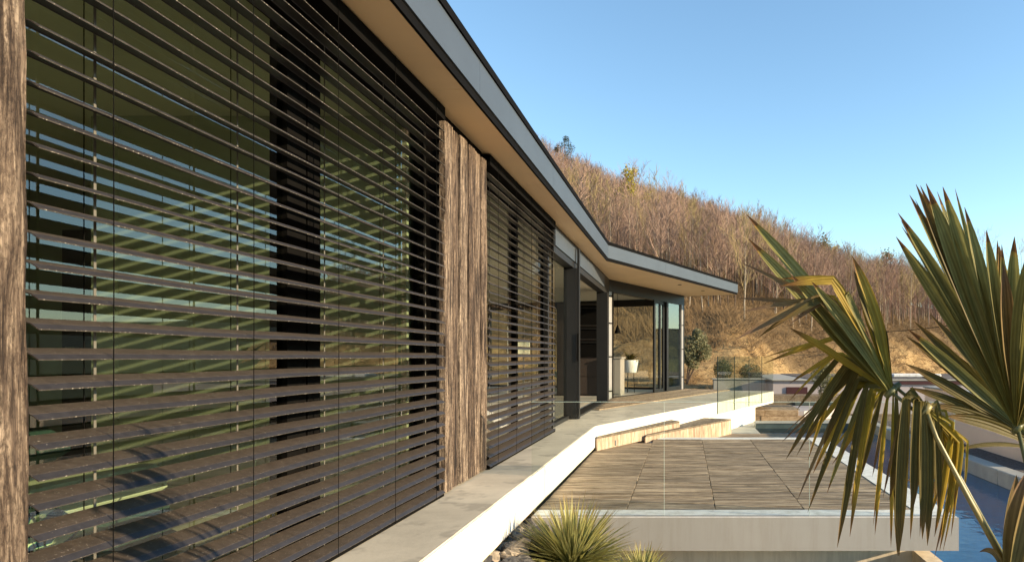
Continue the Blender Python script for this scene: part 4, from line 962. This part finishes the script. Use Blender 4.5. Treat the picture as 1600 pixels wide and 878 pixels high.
# dark pine on the skyline
p = at(882, 262, 104); b_ = Vector((p.x, p.y, terrain(p.x, p.y)))
t = empty('pine_tree', 'dark evergreen pine on the skyline above the house roof', 'tree', None, tuple(b_)); m = MB()
MB().tube([(0, 0, -0.3), (0.15, 0, 3), (0, 0, 6.4)], [0.12, 0.09, 0.03], 6).build('trunk', M['bark_dark'], t)
rr = np.random.default_rng(5)
for cx, cz, cr_ in ((-0.6, 5.4, 0.75), (0.3, 5.9, 0.8), (0.9, 5.2, 0.7), (0.5, 4.2, 0.75), (0.9, 3.3, 0.6), (0.1, 3.4, 0.5), (-1.2, 5.0, 0.4), (0.2, 6.6, 0.5)):
    for i in range(260):
        d = rr.normal(size=3); d /= np.linalg.norm(d); q = Vector((cx, 0, cz)) + Vector(d) * cr_ * rr.random() ** 0.4 * 1.0; a = (Vector(d) + Vector(rr.normal(size=3)) * 0.6).normalized(); c_ = a.cross(Vector(rr.normal(size=3))).normalized()
        m.add([q - a * 0.12, q + c_ * 0.03, q + a * 0.12, q - c_ * 0.03], [(0, 1, 2, 3)])
o = m.build('crown', M['pine_leaf'], t); o['kind'] = 'stuff'
# taller bare trees that break the skyline
for i, (px, Y, H, lab) in enumerate(((990, 104, 7.6, 'tall bare tree breaking the skyline above the yellow budding tree'), (1190, 104, 7.6, 'wide bare tree breaking the skyline right of the roof end'), (1252, 104, 8.0, 'fine bare tree on the skyline beside the olive green tree'), (1535, 58, 8.6, 'large bare tree on the skyline behind the right palm frond'), (1045, 104, 7.0, 'smaller bare tree on the skyline right of the tall one'), (1595, 60, 8.0, 'bare tree at the right edge of the picture'))):
    X = (px - 1071) * Y / F; tr, cr = bare_tree(700 + i, H, 18, 14, 0.75, 5, 0.35, 1.25)
    t = empty('bare_tree', lab, 'tree', 'bare trees breaking the skyline', (X, Y, terrain(X, Y))); tr.build('trunk', M['bark_dark'], t); cr.build('crown', M['twig'], t)
# wire across the bank on the right
tag(MB().tube([at(1360, 520, 30), at(1420, 516, 31), at(1490, 508, 32), at(1660, 512, 33)], 0.018, 5).build('cable', M['black']), 'thin dark cable strung across the hillside behind the palm', 'cable')

# ------------------------------------------------------------------ fan palm in the right foreground
palm = empty('fan_palm', 'fan palm with green and yellowing fronds at the right foreground', 'palm', None, (0.86, 1.55, -0.74))
PB = Vector(palm.location)
def frond(hub, depth, items, pet, label, wbase=0.040, pr=0.006, pm='palm_stalk', thin=0.0, kink=0.0):
    """items: (control x, y, tip x, y, depth offset of tip, width factor, material)"""
    h = at(*hub, depth) - PB
    m = MB()
    if pet: m.tube([at(*p) - PB for p in pet] , [pr * (0.8 + 0.3 * i / (len(pet) - 1)) for i in range(len(pet))], 8)
    m.tube([h + Vector((-0.012, 0, -0.012)), h, h + Vector((0.01, 0, 0.01))], [0.006, 0.010, 0.006], 7)
    fr = m.build('frond', M[pm], palm, True); fr['label'] = label
    more = []
    for it in items:                                   # narrower strips between the main segments
        more.append(it)
        if thin and random.random() < thin:
            jx, jy = random.uniform(-16, 16), random.uniform(-14, 14)
            more.append((it[0] + jx * 0.7, it[1] + jy * 0.5, it[2] + jx * 1.3, it[3] + jy + (10 if hub[1] > 660 else -10), it[4] + random.uniform(0.03, 0.08), it[5] * random.uniform(0.4, 0.75), random.choice([it[6], 'palm_yellow', 'palm_yellow', 'palm_dry'] if kink else [it[6], it[6], it[6], 'palm_dark'])))
    for (cx, cy, tx, ty, dd, wf, mat) in more:
        dd += random.uniform(-0.02, 0.02)
        mb, al = MB(), []
        c_ = at(cx, cy, depth + dd * 0.5); t_ = at(tx, ty, depth + dd)
        up = Vector((random.uniform(-0.25, 0.25), -1, random.uniform(-0.1, 0.4)))
        blade(mb, al, h, c_ - PB, t_ - PB, wbase * wf, 16, random.uniform(0.45, 0.9), up,
              lambda q: 0.30 + 0.70 * min(1, q / 0.45) if q < 0.6 else max(0.03, (1 - ((q - 0.6) / 0.4) ** 2.4)), kink)
        blades_obj('leaflet', mb, al, M[mat], fr)
    return fr
g_, k_, y_, r_ = 'palm_green', 'palm_dark', 'palm_yellow', 'palm_dry'
# right upright fan
A = []
for (tx, ty, bend, dd, mat) in ((1400, 370, 8, 0.05, g_), (1403, 333, 12, 0.0, g_), (1408, 345, 4, 0.06, g_), (1421, 305, 6, 0.02, g_), (1431, 288, 4, -0.03, k_), (1438, 290, -2, 0.04, g_), (1447, 287, -5, -0.04, g_), (1473, 292, -8, -0.06, g_), (1507, 324, -10, -0.08, g_), (1541, 360, -14, -0.10, g_), (1561, 384, -12, -0.05, y_), (1568, 412, -8, -0.12, r_), (1585, 370, -14, -0.14, g_), (1606, 395, -16, -0.16, g_), (1622, 350, -12, -0.2, g_), (1640, 420, -10, -0.2, k_), (1425, 420, 14, 0.12, k_), (1660, 520, -10, -0.1, k_)):
    hx, hy = 1590, 668
    A.append(((hx + tx) / 2 + bend, (hy + ty) / 2 + bend * 0.4, tx, ty, dd, random.uniform(0.92, 1.15), mat))
frond((1590, 668), 1.62, A, [(1590, 668, 1.62), (1612, 760, 1.60), (1630, 900, 1.56)], 'large upright green frond at the right', 0.032, 0.006, 'palm_stalk', 0.8)
# shaded frond pointing left
B = []
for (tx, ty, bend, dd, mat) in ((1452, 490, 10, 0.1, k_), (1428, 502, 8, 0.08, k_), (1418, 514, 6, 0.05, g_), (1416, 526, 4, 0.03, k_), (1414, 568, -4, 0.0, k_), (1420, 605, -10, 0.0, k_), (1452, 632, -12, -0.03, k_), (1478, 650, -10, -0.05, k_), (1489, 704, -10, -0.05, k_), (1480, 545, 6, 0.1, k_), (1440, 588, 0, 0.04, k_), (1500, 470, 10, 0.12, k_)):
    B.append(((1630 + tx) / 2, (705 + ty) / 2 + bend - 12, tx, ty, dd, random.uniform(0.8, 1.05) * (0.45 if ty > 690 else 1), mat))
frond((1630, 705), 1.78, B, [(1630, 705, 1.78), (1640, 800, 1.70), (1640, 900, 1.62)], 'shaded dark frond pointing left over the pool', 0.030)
# left fan: stiff segments to the upper left, folded ones, hanging ones
C = [(1290, 482, 1166, 335, 0.10, 0.95, g_), (1282, 496, 1170, 374, 0.05, 0.95, g_), (1270, 462, 1157, 410, 0.05, 0.42, r_), (1310, 520, 1236, 430, -0.02, 0.95, g_), (1320, 530, 1252, 446, 0.0, 0.9, g_),
     (1325, 545, 1262, 478, 0.03, 0.8, g_), (1330, 520, 1268, 440, -0.05, 0.75, g_), (1340, 560, 1290, 505, 0.05, 0.7, y_),
     (1366, 500, 1331, 400, -0.02, 0.9, y_), (1374, 520, 1334, 424, 0.02, 0.95, k_), (1370, 540, 1341, 458, 0.04, 0.6, y_),
     (1309, 433, 1220, 447, -0.06, 0.72, y_), (1312, 438, 1362, 536, -0.08, 0.40, g_), (1286, 452, 1150, 530, -0.05, 0.62, r_), (1282, 462, 1160, 487, 0.0, 0.45, r_), (1290, 448, 1184, 528, 0.05, 0.5, k_), (1275, 470, 1152, 466, 0.08, 0.38, r_),
     (1296, 452, 1206, 512, -0.06, 0.45, k_), (1300, 455, 1232, 508, -0.03, 0.5, r_), (1290, 545, 1234, 512, 0.06, 0.5, y_), (1280, 535, 1238, 517, 0.02, 0.35, y_)]
frond((1392, 612), 1.60, C, [(1392, 612, 1.60), (1440, 650, 1.60), (1478, 712, 1.59), (1575, 888, 1.55)], 'left frond with pale stiff segments and broken yellow tips', 0.034, 0.005, 'palm_stalk', 0.2, 0.75)
# hanging older frond below it
D = [(1310, 520, 1195, 567, 0.0, 0.5, y_), (1310, 545, 1232, 600, 0.03, 0.4, y_), (1310, 550, 1245, 640, 0.0, 0.6, k_), (1318, 560, 1228, 717, -0.03, 0.75, k_), (1325, 585, 1222, 690, 0.05, 0.45, r_), (1335, 585, 1262, 800, -0.02, 0.55, k_), (1330, 600, 1270, 740, 0.06, 0.6, y_),
     (1345, 600, 1308, 855, -0.05, 0.85, k_), (1350, 590, 1292, 770, 0.04, 0.6, g_), (1360, 610, 1313, 715, 0.0, 0.55, y_), (1365, 600, 1330, 790, 0.06, 0.55, y_), (1375, 610, 1345, 745, 0.03, 0.6, k_), (1385, 620, 1367, 835, 0.0, 0.42, y_), (1380, 610, 1300, 725, 0.09, 0.5, r_), (1400, 620, 1402, 868, -0.04, 0.8, k_),
     (1345, 575, 1258, 690, 0.08, 0.55, y_), (1340, 560, 1285, 700, 0.02, 0.7, k_), (1370, 590, 1318, 690, 0.1, 0.7, g_), (1300, 590, 1262, 720, 0.1, 0.4, y_), (1330, 570, 1280, 640, 0.03, 0.8, k_), (1350, 585, 1300, 660, 0.07, 0.8, k_)]
frond((1400, 605), 1.70, D, [(1400, 605, 1.70), (1442, 640, 1.68), (1490, 728, 1.64), (1585, 900, 1.56)], 'older hanging frond with ragged yellow strips', 0.024, 0.005, 'palm_stalk', 1.0, 0.8)
# drooping folded frond with a bright petiole
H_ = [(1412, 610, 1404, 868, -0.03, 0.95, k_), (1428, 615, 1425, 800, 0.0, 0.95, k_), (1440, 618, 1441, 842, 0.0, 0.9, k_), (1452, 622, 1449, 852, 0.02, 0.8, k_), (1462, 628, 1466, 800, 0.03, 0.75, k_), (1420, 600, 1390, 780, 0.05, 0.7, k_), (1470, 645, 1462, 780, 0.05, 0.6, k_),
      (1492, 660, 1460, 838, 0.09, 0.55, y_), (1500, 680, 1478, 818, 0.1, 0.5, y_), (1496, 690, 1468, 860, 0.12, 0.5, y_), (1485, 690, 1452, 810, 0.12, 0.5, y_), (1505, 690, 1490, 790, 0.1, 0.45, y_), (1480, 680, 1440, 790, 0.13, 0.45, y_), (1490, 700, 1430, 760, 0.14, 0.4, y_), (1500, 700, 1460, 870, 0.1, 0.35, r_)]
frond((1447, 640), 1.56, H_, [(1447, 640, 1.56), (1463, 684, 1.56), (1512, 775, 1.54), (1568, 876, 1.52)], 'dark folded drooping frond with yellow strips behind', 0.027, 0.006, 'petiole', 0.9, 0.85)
# broad dry stub and a stray thin leaf at the lower right corner
frond((1575, 930), 1.50, [(1588, 830, 1606, 735, 0.0, 1.7, r_), (1570, 850, 1588, 742, 0.03, 1.2, k_), (1600, 820, 1625, 720, -0.04, 1.5, r_), (1548, 870, 1515, 888, 0.0, 0.5, y_), (1560, 840, 1530, 862, 0.03, 0.35, r_)], [(1575, 930, 1.50), (1600, 1000, 1.50)], 'dry brown leaf stub at the lower right corner', 0.036)
# trunk of old leaf bases
m = MB(); tp = [(0.05, 0.0, -0.1), (0.04, 0.0, 0.35), (0.02, 0.01, 0.75), (0.0, 0.02, 1.02)]
m.tube(tp, [0.11, 0.10, 0.085, 0.05], 12); m.build('trunk', M['palm_fibre'], palm, True)
for i in range(26):
    z = 0.1 + 0.9 * i / 26; a = i * 2.4; r0 = 0.09 - 0.03 * z; mb, al = MB(), []
    p0 = Vector((0.03 + r0 * math.cos(a), r0 * math.sin(a), z)); blade(mb, al, p0, p0 + Vector((math.cos(a) * 0.03, math.sin(a) * 0.03, 0.08)), p0 + Vector((math.cos(a) * 0.075, math.sin(a) * 0.075, 0.15)), 0.07, 4, 0.5)
    blades_obj('leaf_base', mb, al, M['palm_dry'], palm)
